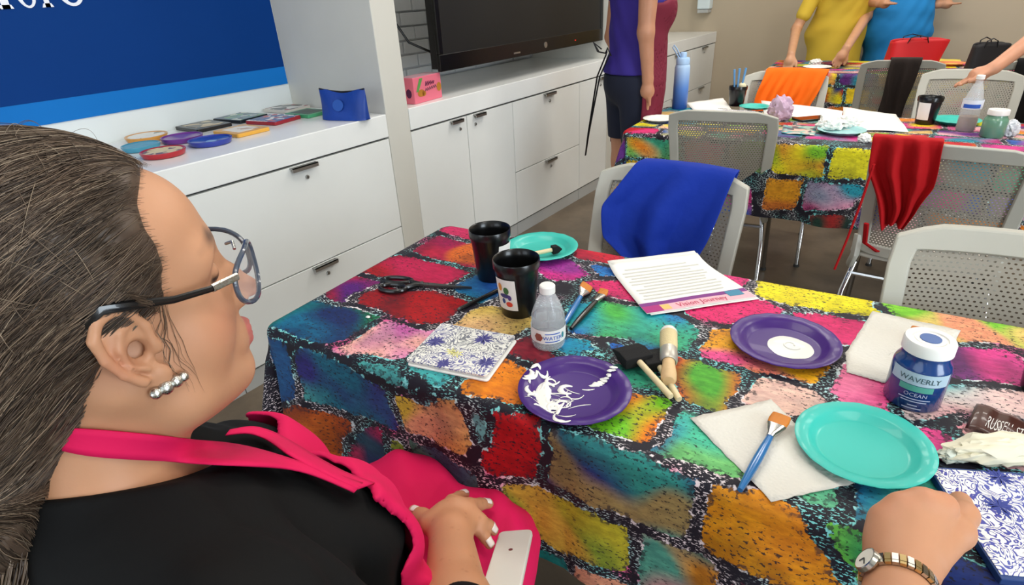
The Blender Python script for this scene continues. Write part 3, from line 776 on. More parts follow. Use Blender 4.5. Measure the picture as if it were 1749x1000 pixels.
def cup(label, px, sticker_off, h=.117, rt=.046, rb=.033, z=SURF, loc=None, marks=True):
    loc = at(*px) if loc is None else loc; fa = face_cam(loc)
    t = thing('tumbler', label, 'cup', (loc[0], loc[1], z))
    MB().lathe([(0, .004), (rb-.002, .004), (rb-.0015, .001), (rb, 0), (rb+.001, .004), (rt-.003, h-.018), (rt-.0005, h-.017), (rt, h-.002), (rt-.001, h), (rt-.0035, h-.002), (rt-.0055, h-.018), (rb-.001, .008), (0, .008)], 40).build('body', M_blackp, t, smooth=True, angle=50)
    if sticker_off is not None:
        sl = (rt-rb-.002)/(h-.02); fn = wrap(rb+.001+sl*.014, .018, fa+sticker_off, .0006, sl)
        st = patch(-.024, .022, .002, .070, fn, 12).build('sticker', M_paper, t, smooth=True)
        if marks:
            fn2 = wrap(rb+.001+sl*.014, .018, fa+sticker_off, .0011, sl)
            for cx, cy, rx, ry, c in ((-.012, .052, .005, .009, (225, 150, 70)), (.002, .046, .006, .008, (60, 110, 60)), (-.002, .034, .012, .005, (60, 60, 120)), (.008, .031, .004, .006, (80, 60, 130)), (-.006, .022, .004, .006, (50, 80, 140)), (.006, .016, .007, .006, (215, 70, 50))):
                disc_patch(cx, cy, rx, ry, fn2).build('print_mark', mat('mark_%d_%d_%d' % c, c, .6), st)
    return t
cup('black plastic tumbler with a printed white sticker, nearest the water bottle', (886, 533), -.62)
cup('black plastic tumbler cut by the right edge of the near table', (1790, 672), None)
cup('black plastic tumbler standing behind the stickered one by the teal plate', (842, 474), .95, marks=False)

M_pet = mat('clear_pet', (238, 242, 245), .05, alpha=.20)
M_water = mat('water', (232, 236, 236), .0, trans=1., ior=1.12)
M_capw = mat('white_cap', (236, 234, 228), .4)
def water_bottle(label, loc, h, r, level, label_z, brown=False, text=True):
    t = thing('water_bottle', label, 'bottle', (loc[0], loc[1], SURF)); k = h/.119; fa = face_cam(loc)
    pr = [(0, .004), (r*.6, .003), (r*.9, 0), (r, .006), (r*.985, .012*k), (r, .018*k), (r, .055*k), (r*.97, .062*k), (r*.80, .078*k), (r*.55, .095*k), (.0125, .103*k), (.0125, .108*k)]
    inn = [(max(a-.0012, 0), b+.001) for a, b in pr[::-1]]
    MB().lathe(pr+inn, 36).build('body', M_pet, t, smooth=True, angle=60)
    lv = [(0, .0055), (r*.6-.0014, .0055), (r*.88-.0014, .003), (r-.0024, .0065)]+[(a-.0022, b) for a, b in pr[4:] if b < level]+[(r*.97-.0024, level), (0, level)]
    MB().lathe(lv, 36).build('water', mat('cloudy_brown_water', (142, 106, 70), .1, alpha=.92) if brown else M_water, t, smooth=True, angle=50)
    MB().lathe([(0, h), (.012, h), (.0138, h-.002), (.0138, h-.014), (.0128, h-.015), (0, h-.015)], 28).build('cap', M_capw, t, smooth=True, angle=40)
    z0, z1 = label_z; fn = wrap(r, z0, fa, .0006)
    lab = patch(-PI*r, PI*r, 0, z1-z0, fn, 44).build('wrap_label', M_paper if not brown else mat('blue_white_label', (225, 230, 240), .5), t, smooth=True)
    fn2 = wrap(r, z0, fa, .0012); Mb = mat('label_blue', (40, 90, 190), .5)
    if text:
        text_on('WATER', .0105, lambda x, y: fn2(x+.008, y+.008), 'lettering', Mb, lab)
        for yy in (.0035, .019): patch(-.006, .022, yy, yy+.0018, fn2, 8).build('print_line', Mb, lab)
        pts = [(-.0185+.0085*math.cos(R(60*i)), .012+.0085*math.sin(R(60*i))) for i in range(6)]
        MB().add([fn2(*p) for p in pts], [tuple(range(6))]).build('emblem', mat('emblem_brown', (150, 80, 66), .5), lab)
        disc_patch(.029, .013, .003, .006, fn2).build('print_mark', mat('mark_teal', (60, 140, 150), .5), lab)
    else:
        patch(-.03, .03, .004, .018, fn2, 10).build('print_band', Mb, lab)
    return t
water_bottle('small clear water bottle with white cap and WATER label on the near table', at(937, 588), .119, .0305, .060, (.017, .043))

# --- plates
M_purple = mat('purple_plate', (62, 26, 112), .35, spec=.4, coat=.08); M_teal = mat('teal_plate', (52, 184, 170), .42, coat=.15)
PLATE = [(0, .0022), (.056, .0022), (.060, .003), (.068, .0115), (.072, .0135), (.086, .0165), (.0885, .0155), (.0885, .0145), (.086, .015), (.072, .0115), (.068, .0095), (.060, .001), (.056, 0), (0, 0)]
def plate(label, px, material, z=SURF, sc=1., tilt=(0, 0), loc=None):
    loc = at(px[0], px[1], z+.013) if loc is None else loc
    t = thing('paper_plate', label, 'plate', (loc[0], loc[1], z)); t.rotation_euler = (tilt[0], tilt[1], 0)
    mb = MB().lathe([(a*sc, b*sc) for a, b in PLATE], 72); vs = []
    for i, (x, y, zz) in enumerate(mb.v):
        r_ = math.hypot(x, y)
        if r_ > .07*sc: zz += .0003*sc*(1 if (i % 72) % 4 < 2 else -1)*(r_/sc-.07)/.018
        vs.append((x, y, zz))
    mb.v = vs; mb.build('dish', material, t, smooth=True, angle=60); return t
M_wpaint = mat('white_paint', (238, 236, 228), .35, coat=.3)
def blob(cx, cy, r, h, seed, n=30, el=1., ang=0., rough=.15, z=.0022):
    rr = random.Random(seed); ph = [rr.uniform(0, 6.28) for _ in range(4)]; mb = MB(); rings = 5; vs = [(cx, cy, z+h)]; fs = []
    for j in range(1, rings+1):
        f = j/rings
        for i in range(n):
            a = 2*PI*i/n; k = 1+rough*(math.sin(2*a+ph[0])+.6*math.sin(3*a+ph[1])+.4*math.sin(5*a+ph[2])+.3*math.sin(9*a+ph[3]))
            x, y = r*f*k*math.cos(a)*el, r*f*k*math.sin(a); x, y = x*math.cos(ang)-y*math.sin(ang), x*math.sin(ang)+y*math.cos(ang)
            vs.append((cx+x, cy+y, z+h*(1-f**3)+.0002))
    for i in range(n): fs.append((0, 1+i, 1+(i+1) % n))
    for j in range(rings-1):
        for i in range(n): a, b = 1+j*n+i, 1+j*n+(i+1) % n; fs.append((a, a+n, b+n, b))
    return mb.add(vs, fs)
p1 = plate('purple paper plate smeared with white paint, beside the patterned napkins', (981, 664), M_purple)
rr = random.Random(4)
sm = MB(); dirx = np.array([RT[0], RT[1]]); dirx /= np.linalg.norm(dirx); diry = np.array([-dirx[1], dirx[0]])
def loc2(u, v): return dirx*u+diry*v
def stroke(u, v, L, ang, bend, r_, hgt):
    pts = []
    for k in range(12):
        f = k/11; a_ = ang+bend*(f-.5); u2, v2 = u+L*(f-.5)*math.cos(a_), v+L*(f-.5)*math.sin(a_); c_ = loc2(u2, v2); rr_ = math.hypot(*c_)
        if rr_ > .085: c_ = c_*.085/rr_; rr_ = .085
        zz = .0026+max(0, rr_-.058)*.85+hgt*.2 if rr_ < .072 else .0145+(rr_-.072)*.2
        pts.append((c_[0], c_[1], zz))
    sm.tube(pts, [r_*math.sin(PI*(.06+.88*k/11))**.7*rr.uniform(.75, 1.2) for k in range(12)], 8, flat=.4)
for i in range(26): stroke(rr.gauss(-.050, .012), rr.gauss(.004, .028), rr.uniform(.018, .045), rr.gauss(1.0, .7), rr.gauss(0, 1.3), rr.uniform(.0020, .0048), rr.uniform(.001, .006))
for i in range(22): stroke(rr.gauss(-.022, .018), rr.gauss(-.022, .020), rr.uniform(.015, .045), rr.gauss(-.3, .5), rr.gauss(0, .9), rr.uniform(.0006, .0016), 0)
b_ = blob(*loc2(-.052, -.006), .020, .0016, 3, 28, 1.5, YAW+1.5, .22, .0030); sm.add(b_.v, b_.f)
sm.build('paint_smear', M_wpaint, p1, smooth=True)
sm = MB()
for i in range(9):
    c = loc2(.034+i*.0042, .018+i*.0028+rr.uniform(-.002, .002)); k = max(0, math.hypot(*c)-.056)
    b_ = blob(c[0], c[1], rr.uniform(.003, .0055), .002, i+80, 10, 1.5, .6, .25, .0024+k*.75); sm.add(b_.v, b_.f)
sm.build('paint_smear', M_wpaint, p1, smooth=True)
p2 = plate('purple paper plate holding a round pool of white paint', (1340, 581), M_purple)
c = loc2(.008, -.008); blob(c[0], c[1], .036, .003, 7, 36, 1., 0, .03, .0024).build('paint_pool', M_wpaint, p2, smooth=True)
c = loc2(.010, -.006); MB().tube([(c[0]+.012*math.cos(a)*(.4+a/7), c[1]+.012*math.sin(a)*(.4+a/7), .0056) for a in np.linspace(0, 6, 24)], .0016, 6).build('paint_swirl', M_wpaint, p2, smooth=True)
plate('empty teal paper plate in front of the blue paint jar', (1475, 755), M_teal, z=SURF+.003, sc=.93, tilt=(R(1.5), R(-2)))
plate('teal paper plate with a foam brush on it, behind the black tumblers', (925, 421), M_teal)

# --- brushes and tools, each built along +x from its butt end
M_blueh = mat('blue_lacquer', (44, 110, 170), .25, coat=.5); M_blackh = mat('black_lacquer', (20, 19, 20), .3, coat=.3)
M_ferr = mat('ferrule_nickel', (200, 200, 198), .22, metal=1.); M_brist = mat('amber_bristle', (198, 118, 34), .55, bump=(300, .6), stretch=(.08, 1, 1))
M_wood = mat('pale_wood', (226, 206, 164), .55, var=(30, .06), stretch=(.2, 1, 1)); M_foam = mat('black_foam', (20, 19, 20), .9, bump=(400, .5))
def two(pa, pb, za, zb):
    a = at(pa[0], pa[1], za); b = at(pb[0], pb[1], zb); L = float(np.linalg.norm(b-a)); return a, b, L
def aim(o, a, b, roll=0.):
    d = Vector(b)-Vector(a); q = d.to_track_quat('X', 'Z'); o.rotation_mode = 'QUATERNION'; o.location = Vector(a)
    from mathutils import Quaternion
    o.rotation_quaternion = q @ Quaternion((1, 0, 0), roll)
def flat_brush(label, pa, pb, hm, wid=.022, za=.006, zb=.006, L=None, roll=0., curve=0., base=SURF):
    a, b, l0 = two(pa, pb, base+za, base+zb)
    if L: a = b-(b-a)/l0*L; l0 = L
    t = thing('paint_brush', label, 'paint brush'); aim(t, a, b, roll); Lh = l0-.052
    n = 12; pts = [(Lh*i/n, 0, 0) for i in range(n+1)]; rd = [.0022+.0040*math.sin(PI*min(1, (i/n)*.78+.08))**.8 for i in range(n+1)]
    MB().tube(pts, rd, 12).build('handle', hm, t, smooth=True)
    def loft(x0, x1, secs, nm, mt):
        P = []
        for f, hw, hh, yo in secs:
            P.append([(x0+(x1-x0)*f, yo+hw*abs(math.cos(q))**.6*(1 if math.cos(q) > 0 else -1), hh*abs(math.sin(q))**.6*(1 if math.sin(q) > 0 else -1)) for q in np.linspace(0, 2*PI, 17)[:-1]])
        mb = MB(); nr = len(P); vs = [p for r_ in P for p in r_]; fs = [(i*16+k, i*16+(k+1) % 16, (i+1)*16+(k+1) % 16, (i+1)*16+k) for i in range(nr-1) for k in range(16)]
        fs += [tuple(range(16))[::-1], tuple(range((nr-1)*16, nr*16))]; mb.add(vs, fs).build(nm, mt, t, smooth=True, angle=50)
    loft(Lh-.004, Lh+.026, [(0, .0052, .0052, 0), (.25, .0056, .0052, 0), (1, wid/2, .0034, 0)], 'ferrule', M_ferr)
    loft(Lh+.024, l0, [(0, wid/2*.96, .0032, 0), (.5, wid/2*1.05, .0034, curve*.25), (.92, wid/2*.98, .0022, curve*.8), (1, wid/2*.9, .0012, curve)], 'bristles', M_brist)
    return t
flat_brush('flat paint brush with a blue handle resting on the paper towel near the hand', (1264, 838), (1336, 709), M_blueh, .026, .006, .010, base=SURF+.003)
flat_brush('flat paint brush with a blue handle and amber bristles behind the water bottle', (960, 560), (1004, 486), M_blueh, .026, .006, .012, roll=R(30))
flat_brush('black-handled paint brush with splayed amber bristles behind the water bottle', (975, 562), (1036, 495), M_blackh, .020, .006, .010, curve=.006)
flat_brush('paint brush with amber tip lying on the towel behind the blue paint jar', (1545, 655), (1572, 560), M_blueh, .026, .006, .016, base=SURF+.002)
a, b, l0 = two((783, 529), (856, 493), SURF+.004, SURF+.004)
t = thing('pencil', 'thin black stick lying between the scissors and the stickered tumbler', 'pencil'); aim(t, a, b)
MB().tube([(0, 0, 0), (.004, 0, 0), (l0, 0, 0)], [.003, .0042, .0042], 8).build('shaft', M_blackh, t, smooth=True)
MB().tube([(-.003, 0, 0), (.0, 0, 0)], [.0012, .003], 8).build('tip', M_dark, t, smooth=True)
def foam_brush(label, pa, pb, fl=.052, fw=.044, base=SURF, za=.007, zb=.012, Lh=None):
    a, b, l0 = two(pa, pb, base+za, base+zb); t = thing('foam_brush', label, 'foam brush'); aim(t, a, b)
    s = l0-fl
    MB().tube([(0, 0, 0), (.002, 0, 0), (s, 0, 0), (s+.012, 0, 0)], [.0045, .0052, .0052, .0052], 12).build('handle', M_wood, t, smooth=True)
    mb = MB(); hw = fw/2; hh = .0095
    mb.add([(s, -hw, -hh), (s, hw, -hh), (s, hw, hh), (s, -hw, hh), (s+fl*.55, -hw, -hh), (s+fl*.55, hw, -hh), (s+fl*.55, hw, hh), (s+fl*.55, -hw, hh), (s+fl, -hw, -.0015), (s+fl, hw, -.0015), (s+fl, hw, .0015), (s+fl, -hw, .0015)],
           [(0, 1, 2, 3), (0, 4, 5, 1), (1, 5, 6, 2), (2, 6, 7, 3), (3, 7, 4, 0), (4, 8, 9, 5), (5, 9, 10, 6), (6, 10, 11, 7), (7, 11, 8, 4), (8, 11, 10, 9)])
    mb.build('foam_head', M_foam, t, bevel=.003); return t
foam_brush('foam brush lying on top of the other, black head up beside the stencil brush', (1146, 678), (1068, 592), .05, .050, SURF+.010, .006, .008)
foam_brush('foam brush mostly hidden under the stencil brush, pale handle end showing', (1160, 683), (1110, 598), .05, .046)
foam_brush('small foam brush lying across the teal plate behind the tumblers', (896, 437), (958, 424), .024, .016, SURF+.012, .004, .005)
a, b, l0 = two((1142, 652), (1142, 566), SURF+.017, SURF+.022)
t = thing('stencil_brush', 'stubby wooden stencil brush with white-tipped round bristles', 'stencil brush'); aim(t, a, b); L = l0
def latx(prof, nm, mt):
    MB().lathe([(r_, z_) for r_, z_ in prof], 20).xf(Matrix.Rotation(R(90), 4, 'Y')).build(nm, mt, t, smooth=True, angle=50)
latx([(0, 0), (.009, 0), (.012, .004), (.0125, .02), (.010, .045), (.0105, .052), (0, .052)], 'handle', mat('tan_wood', (212, 178, 132), .5, var=(40, .08)))
latx([(.0115, .050), (.0145, .054), (.015, .072), (.0145, .084), (0, .084)], 'ferrule', mat('ferrule_dull', (196, 190, 178), .4, metal=.6))
latx([(.0142, .083), (.0150, .1), (.0150, L-.008), (.012, L), (0, L+.001)], 'bristles', mat('pale_bristle', (214, 196, 150), .8, bump=(300, .5)))
latx([(.0153, L-.012), (.0153, L-.006), (.0125, L+.001), (0, L+.0025)], 'painted_tip', M_wpaint)

# --- scissors
a, b, l0 = two((650, 481), (806, 492), SURF+.005, SURF+.005)
t = thing('scissors', 'black-handled scissors lying closed on the red part of the cloth', 'scissors'); aim(t, a, b)
M_blade = mat('blade_grey', (92, 92, 92), .35, metal=.8)
for sg, nm in ((1, 'upper'), (-1, 'lower')):
    MB().prism([(.085, sg*.008), (.10, sg*.006), (l0, .0), (l0-.03, -sg*.004), (.10, -sg*.008), (.085, -sg*.005)], -.0015+sg*.0016, .0012+sg*.0016).build('blade', M_blade, t)
for oy, ox, rx, ry in ((.012, .035, .036, .013), (-.026, .042, .030, .017)):
    lp = [(ox+rx*math.cos(q), oy+ry*math.sin(q), 0) for q in np.linspace(0, 2*PI, 25)[:-1]]
    MB().tube(lp, .0048, 8, closed=True).build('finger_loop', M_blackh, t, smooth=True)
    MB().tube([(ox+rx*.9, oy*.8, 0), (.088, oy*.15, 0), (.115, 0, 0)], [.006, .006, .004], 8).build('shank', M_blackh, t, smooth=True)
MB().lathe([(0, .006), (.004, .006), (.005, .004), (.005, 0)], 12, (.1, 0, 0)).build('pivot', M_blade, t, smooth=True)

# --- flat sheets laid on the cloth
def quad_sheet(px, z, n=14, m_=14, lift=None, wob=.0008, seed=0):
    c = [at(*p, z) for p in px]; P = np.zeros((n+1, m_+1, 3))
    for i in range(n+1):
        for j in range(m_+1):
            u, v = i/n, j/m_; q = c[0]*(1-u)*(1-v)+c[1]*u*(1-v)+c[2]*u*v+c[3]*(1-u)*v
            q = q.copy(); q[2] += abs(wob*(math.sin(7*u+seed)+math.sin(9*v+2*seed)+1.4*math.sin(5*u-6*v+seed)))+(lift(u, v) if lift else 0); P[i, j] = q
    return P
def pt_in(P, u, v):
    n, m_ = P.shape[0]-1, P.shape[1]-1; x, y = min(max(u, 0), .9999)*n, min(max(v, 0), .9999)*m_; i, j = int(x), int(y); a, b = x-i, y-j
    return P[i, j]*(1-a)*(1-b)+P[i+1, j]*a*(1-b)+P[i+1, j+1]*a*b+P[i, j+1]*(1-a)*b
def towel_mat():
    M = mat('paper_towel', (220, 216, 206), .9)
    N, Lk = M.node_tree.nodes, M.node_tree.links; tc = N.new('ShaderNodeTexCoord'); v = N.new('ShaderNodeTexVoronoi'); v.inputs['Scale'].default_value = 190
    n = N.new('ShaderNodeTexNoise'); n.inputs['Scale'].default_value = 25; ad = N.new('ShaderNodeMath'); ad.operation = 'ADD'
    Lk.new(tc.outputs['Object'], v.inputs['Vector']); Lk.new(tc.outputs['Object'], n.inputs['Vector']); Lk.new(v.outputs[0], ad.inputs[0]); Lk.new(n.outputs[0], ad.inputs[1])
    bp = N.new('ShaderNodeBump'); bp.inputs['Strength'].default_value = .6; bp.inputs['Distance'].default_value = .0016
    Lk.new(ad.outputs[0], bp.inputs['Height']); Lk.new(bp.outputs[0], N['Principled BSDF'].inputs['Normal']); return M
M_towel = towel_mat()
def towel(label, poly, z, seed):
    """sheet of paper towel cut to an outline, gently rippled"""
    pts = np.array([at(*p, z)[:2] for p in poly]); c = pts.mean(0); N_ = 8
    out = []
    for i in range(len(pts)):
        a, b = pts[i], pts[(i+1) % len(pts)]
        for k in range(12): out.append(a+(b-a)*k/12+np.array([math.sin(k*2.3+i), math.cos(k*3.1+i)])*.0007)
    out = np.array(out); n = len(out); vs = []; fs = []
    for j in range(N_+1):
        f = j/N_
        for p in out:
            q = c+(p-c)*f; vs.append((q[0], q[1], z+.0006+.0016*abs(math.sin(q[0]*40+seed)*math.sin(q[1]*33+2*seed))))
    for j in range(N_):
        for i in range(n): a, b = j*n+i, j*n+(i+1) % n; fs.append((a, a+n, b+n, b))
    o = MB().add(vs, fs).build('paper_towel', M_towel, None, smooth=True, solid=.0007, angle=180); return tag(o, label, 'paper towel')
towel('white paper towel sheet lying behind the blue paint jar', [(1490, 533), (1640, 566), (1602, 652), (1506, 655), (1446, 637), (1444, 604)], SURF, 1)
towel('folded white paper towel under the blue-handled brush and the teal plate', [(1178, 716), (1316, 684), (1368, 735), (1473, 824), (1318, 859)], SURF, 2)
# printed instruction sheet
def curl(u, v): return .012*max(0, 1-v*3.2)**2*(1)+.010*max(0, v-.8)**2*20*(1-u)*.3
for k, off in enumerate((0, 6)):
    px = [(1037, 455), (1185, 437), (1292, 508), (1105, 539)] if k == 1 else [(1043, 458), (1190, 441), (1298, 511), (1112, 541)]
    P = quad_sheet([px[0], px[1], px[2], px[3]], SURF+.001+.002*k, 16, 20, curl, .0004, 1)
    if k == 0:
        tag(MB().grid(P).build('paper_sheet', M_paper, None, smooth=True, solid=.0004, angle=180), 'lower printed sheet peeking out pink under the instruction page', 'paper')
    else:
        ps = tag(MB().grid(P).build('paper_sheet', M_paper, None, smooth=True, solid=.0004, angle=180), 'printed instruction page with grey lines and a purple and pink banner', 'paper')
        def onp(u, v, dz=.0008): q = pt_in(P, u, v); return (q[0], q[1], q[2]+dz)
        Mg = mat('grey_print', (206, 204, 196), .8)
        for r_ in range(11):
            v0 = .16+r_*.058; u1 = .93-.15*random.Random(r_).random(); u0 = .08+.1*random.Random(r_+9).random()*(r_ % 3 == 0)
            MB().grid(np.array([[onp(u0+(u1-u0)*i/16, v0+.020*j) for j in range(2)] for i in range(17)])).build('print_line', Mg, ps)
        MB().grid(np.array([[onp(i/16, .815+.06*j) for j in range(2)] for i in range(17)])).build('banner', mat('banner_purple', (124, 46, 128), .6), ps)
        MB().grid(np.array([[onp(i/16, .875+.118*j) for j in range(2)] for i in range(17)])).build('banner', mat('banner_pink', (232, 176, 186), .6), ps)
        MB().grid(np.array([[onp(i/16*.16, .875+.118*j, .0011) for j in range(2)] for i in range(17)])).build('banner', mat('banner_magenta', (170, 40, 120), .6), ps)
        MB().grid(np.array([[onp(.80+i/16*.14, .825+.1*j, .0012) for j in range(2)] for i in range(17)])).build('picture', mat('banner_teal', (60, 130, 160), .6), ps)
        MB().grid(np.array([[onp(.16+i/16*.08, .885+.09*j, .0012) for j in range(2)] for i in range(17)])).build('picture', mat('banner_gold', (232, 190, 110), .6), ps)
        text_on('Vision Journey', .115, lambda x, y: onp(.53+x*.68, .965-y*.9, .0013), 'lettering', mat('lettering_red', (190, 50, 90), .6), ps)
        text_on('for your creative', .05, lambda x, y: onp(.66+x*.7, .86-y*.9, .0013), 'lettering', mat('lettering_white', (225, 210, 225), .6), ps) if False else None

# napkins and tiles with a blue and white floral print
def floral_mat(nm, ink, bg, sc=60.):
    M = mat(nm, bg, .6); N, Lk = M.node_tree.nodes, M.node_tree.links
    tc = N.new('ShaderNodeTexCoord'); n = N.new('ShaderNodeTexNoise'); n.inputs['Scale'].default_value = sc; n.inputs['Detail'].default_value = 2; n.inputs['Distortion'].default_value = 1.6
    Lk.new(tc.outputs['Object'], n.inputs['Vector'])
    def st(a, b_, inv=False):
        m_ = N.new('ShaderNodeMapRange'); m_.inputs[1].default_value = a; m_.inputs[2].default_value = b_; return m_
    w_ = N.new('ShaderNodeMath'); w_.operation = 'PINGPONG'; w_.inputs[1].default_value = .06; Lk.new(n.outputs[0], w_.inputs[0])
    m1 = st(.022, .028); Lk.new(w_.outputs[0], m1.inputs[0])
    n2 = N.new('ShaderNodeTexNoise'); n2.inputs['Scale'].default_value = sc*.25; Lk.new(tc.outputs['Object'], n2.inputs['Vector'])
    cr = N.new('ShaderNodeValToRGB'); cr.color_ramp.elements[0].position = .4; cr.color_ramp.elements[1].position = .6
    cr.color_ramp.elements[0].color = (*lin(ink[0]), 1); cr.color_ramp.elements[1].color = (*lin(ink[1]), 1); Lk.new(n2.outputs[0], cr.inputs[0])
    mx = N.new('ShaderNodeMix'); mx.data_type = 'RGBA'; Lk.new(m1.outputs[0], mx.inputs[0]); Lk.new(cr.outputs[0], mx.inputs[6]); mx.inputs[7].default_value = (*lin(bg), 1)
    Lk.new(mx.outputs[2], N['Principled BSDF'].inputs['Base Color']); return M
def star(cx, cy, r, z, n=11, seed=0):
    rr_ = random.Random(seed); mb = MB()
    for i in range(n):
        a = 2*PI*i/n+rr_.uniform(-.1, .1); L = r*rr_.uniform(.75, 1.1); w_ = r*.13
        mb.add([(cx, cy, z), (cx+L*.5*math.cos(a)-w_*math.sin(a), cy+L*.5*math.sin(a)+w_*math.cos(a), z), (cx+L*math.cos(a), cy+L*math.sin(a), z), (cx+L*.5*math.cos(a)+w_*math.sin(a), cy+L*.5*math.sin(a)-w_*math.cos(a), z)], [(0, 1, 2, 3)])
    return mb
def fit_sq(px, z):
    w_ = [at(*p, z)[:2] for p in px]; c = np.mean(w_, 0); e = w_[1]-w_[0]+w_[2]-w_[3]; f = w_[3]-w_[0]+w_[2]-w_[1]
    return c, math.atan2(e[1], e[0]), np.linalg.norm(e)/2, np.linalg.norm(f)/2
c, an, wx, wy = fit_sq([(750, 552), (882, 575), (830, 644), (697, 617)], SURF+.008)
t = thing('napkin_stack', 'stack of square napkins with a grey-blue floral print on top', 'napkins', (c[0], c[1], SURF), an)
for k, (z0, z1, d) in enumerate(((0, .003, .004), (.0032, .0062, -.002), (.0064, .0096, 0))):
    MB().prism(rrect(wx, wy, .006, 3, d, -d), z0, z1).build('napkin', M_paper if k < 2 else floral_mat('floral_grey', ((120, 122, 128), (112, 112, 160)), (232, 230, 222), 36.), t, bevel=.0008)
Mfl = mat('floral_indigo', (78, 76, 140), .6); Mfy = mat('floral_yellow', (220, 214, 130), .6)
for cx, cy, r_, sd in ((.026, .036, .022, 1), (-.055, .002, .022, 2), (-.008, -.055, .018, 3), (.06, -.03, .02, 5)):
    star(cx, cy, r_, .0098, 12, sd).build('flower_print', Mfl, t)
for cx, cy, sd in ((-.012, -.018, 4), (.0, -.022, 8)): star(cx, cy, .014, .00985, 7, sd).build('flower_print', Mfy, t)

# painted tile board under the hand, edge of frame
c = at(1712, 890, SURF+.01); an = math.atan2(*(at(1708, 984, SURF+.01)-at(1584, 796, SURF+.01))[[1, 0]])
e1 = at(1708, 984, SURF+.01)-at(1584, 796, SURF+.01); L1 = float(np.linalg.norm(e1[:2])); u1 = e1[:2]/L1; n1 = np.array([-u1[1], u1[0]])
o0 = at(1584, 796, SURF+.01)[:2]
t = thing('painted_tile', 'dark blue board with a white and blue floral sheet, right of the closed hand', 'tile', (o0[0], o0[1], SURF), math.atan2(u1[1], u1[0]))
MB().box(0, L1*1.02, 0, .2, 0, .009).build('board', mat('navy_board', (22, 58, 118), .5), t, bevel=.001)
MB().prism([(.004, .002), (L1-.002, .002), (L1-.002, .196), (.03, .196), (.004, .09)], .0091, .0099).build('floral_sheet', floral_mat('floral_blue', ((62, 62, 150), (80, 90, 170)), (236, 234, 226), 42.), t)
for cx, cy, r_, sd in ((.012, .075, .018, 1), (.06, .05, .02, 2), (.09, .11, .022, 3)): star(cx, cy, r_, .0101, 12, sd).build('flower_print', mat('floral_royal', (44, 58, 140), .6), t)

# blue paint jar
def jar(label, loc, h, r, colr, lid_disc, text=True, z=SURF, tilt=None):
    fa = face_cam(loc)+.10; t = thing('paint_jar', label, 'jar', (loc[0], loc[1], z)); k = h/.108
    Mj = mat('jar_%d_%d_%d' % colr, colr, .22, coat=.4)
    MB().lathe([(0, 0), (r-.003, 0), (r, .003), (r, .066*k), (r-.002, .072*k), (r*.82, .080*k), (r*.80, .088*k), (0, .088*k)], 40).build('body', Mj, t, smooth=True, angle=45)
    MB().lathe([(0, h-.001), (r*.52, h-.001), (r*.53, h-.0022), (r*.60, h-.0022), (r*.61, h), (r*.84, h), (r*.88, h-.003), (r*.88, h-.018), (r*.84, h-.019), (0, h-.019)], 40).build('lid', M_capw, t, smooth=True, angle=40)
    MB().lathe([(0, h+.0002), (r*.36, h+.0002), (r*.36, h-.001)], 28).build('lid_spot', mat('lid_spot_%d' % lid_disc[0], lid_disc, .4), t)
    if text:
        f1, f2 = wrap(r, 0, fa, .0005), wrap(r, 0, fa, .0010)
        lb = patch(-.040, .040, .046, .066, f1, 20).build('label_band', mat('label_pale_blue', (176, 200, 214), .5), t, smooth=True)
        text_on('WAVERLY', .0118, lambda x, y: f2(x, y+.0515), 'lettering', mat('label_slate', (60, 90, 96), .5), lb)
        patch(-.023, .020, .036, .0455, f2, 10).build('label_tab', mat('label_green', (84, 168, 150), .5), t, smooth=True)
        Mlt = mat('label_text', (176, 192, 220), .5)
        text_on('OCEAN', .0085, lambda x, y: f2(x, y+.0275), 'lettering', Mlt, t)
        for yy, hw in ((.0225, .020), (.0185, .016), (.012, .006), (.007, .012)): patch(-hw, hw, yy, yy+.0016, f2, 8).build('print_line', Mlt, t)
    return t
jar('blue paint jar with white lid and pale blue label on the near table', at(1555, 683), .106, .0365, (22, 62, 122), (74, 104, 160))

# sweet wrapper and crumpled towel by the right edge
def crumple(name, label, cat, loc, size, seed, material, z=SURF, soft=.6):
    bm = bmesh.new(); bmesh.ops.create_icosphere(bm, subdivisions=4, radius=1)
    for v in bm.verts:
        p = v.co.copy(); q = p*1.9+Vector((seed*3.1, seed*1.7, 0))
        d = (abs(mnoise.noise(q))*.55+abs(mnoise.noise(q*2.3))*.35+abs(mnoise.noise(q*5))*.12)*soft+.18*(1-soft)
        v.co = p*(.62+d); v.co.x *= size[0]; v.co.y *= size[1]; v.co.z = max(v.co.z, -.55)*size[2]
    mz = min(v.co.z for v in bm.verts)
    for v in bm.verts: v.co.z -= mz
    me = bpy.data.meshes.new(name); bm.to_mesh(me); bm.free()
    o = link(name, me, material, None, True, angle=30); o.location = (loc[0], loc[1], z); o.rotation_euler = (0, 0, YAW); return tag(o, label, cat)
crumple('crumpled_towel', 'crumpled cream paper towel between the sweet wrapper and the floral board', 'paper towel', at(1704, 782), (.085, .026, .022), 2, mat('cream_tissue', (226, 220, 196), .85))
crumple('crumpled_tissue', 'small greyish crumpled tissue touching the near teal plate at right', 'tissue', at(1627, 786), (.026, .014, .012), 5, mat('grey_tissue', (206, 212, 200), .85))
px = [(1668, 690), (1790, 738), (1770, 772), (1648, 732)]
P = quad_sheet(px, SURF+.004, 18, 8, lambda u, v: .006*math.sin(PI*v)+.003*abs(math.sin(9*u)), .0005, 3)
wr = tag(MB().grid(P).build('sweet_wrapper', mat('wrapper_brown', (74, 40, 32), .35, coat=.3), None, smooth=True, solid=.0006, angle=180), 'torn brown sweet wrapper with white capital letters at the right edge', 'wrapper')
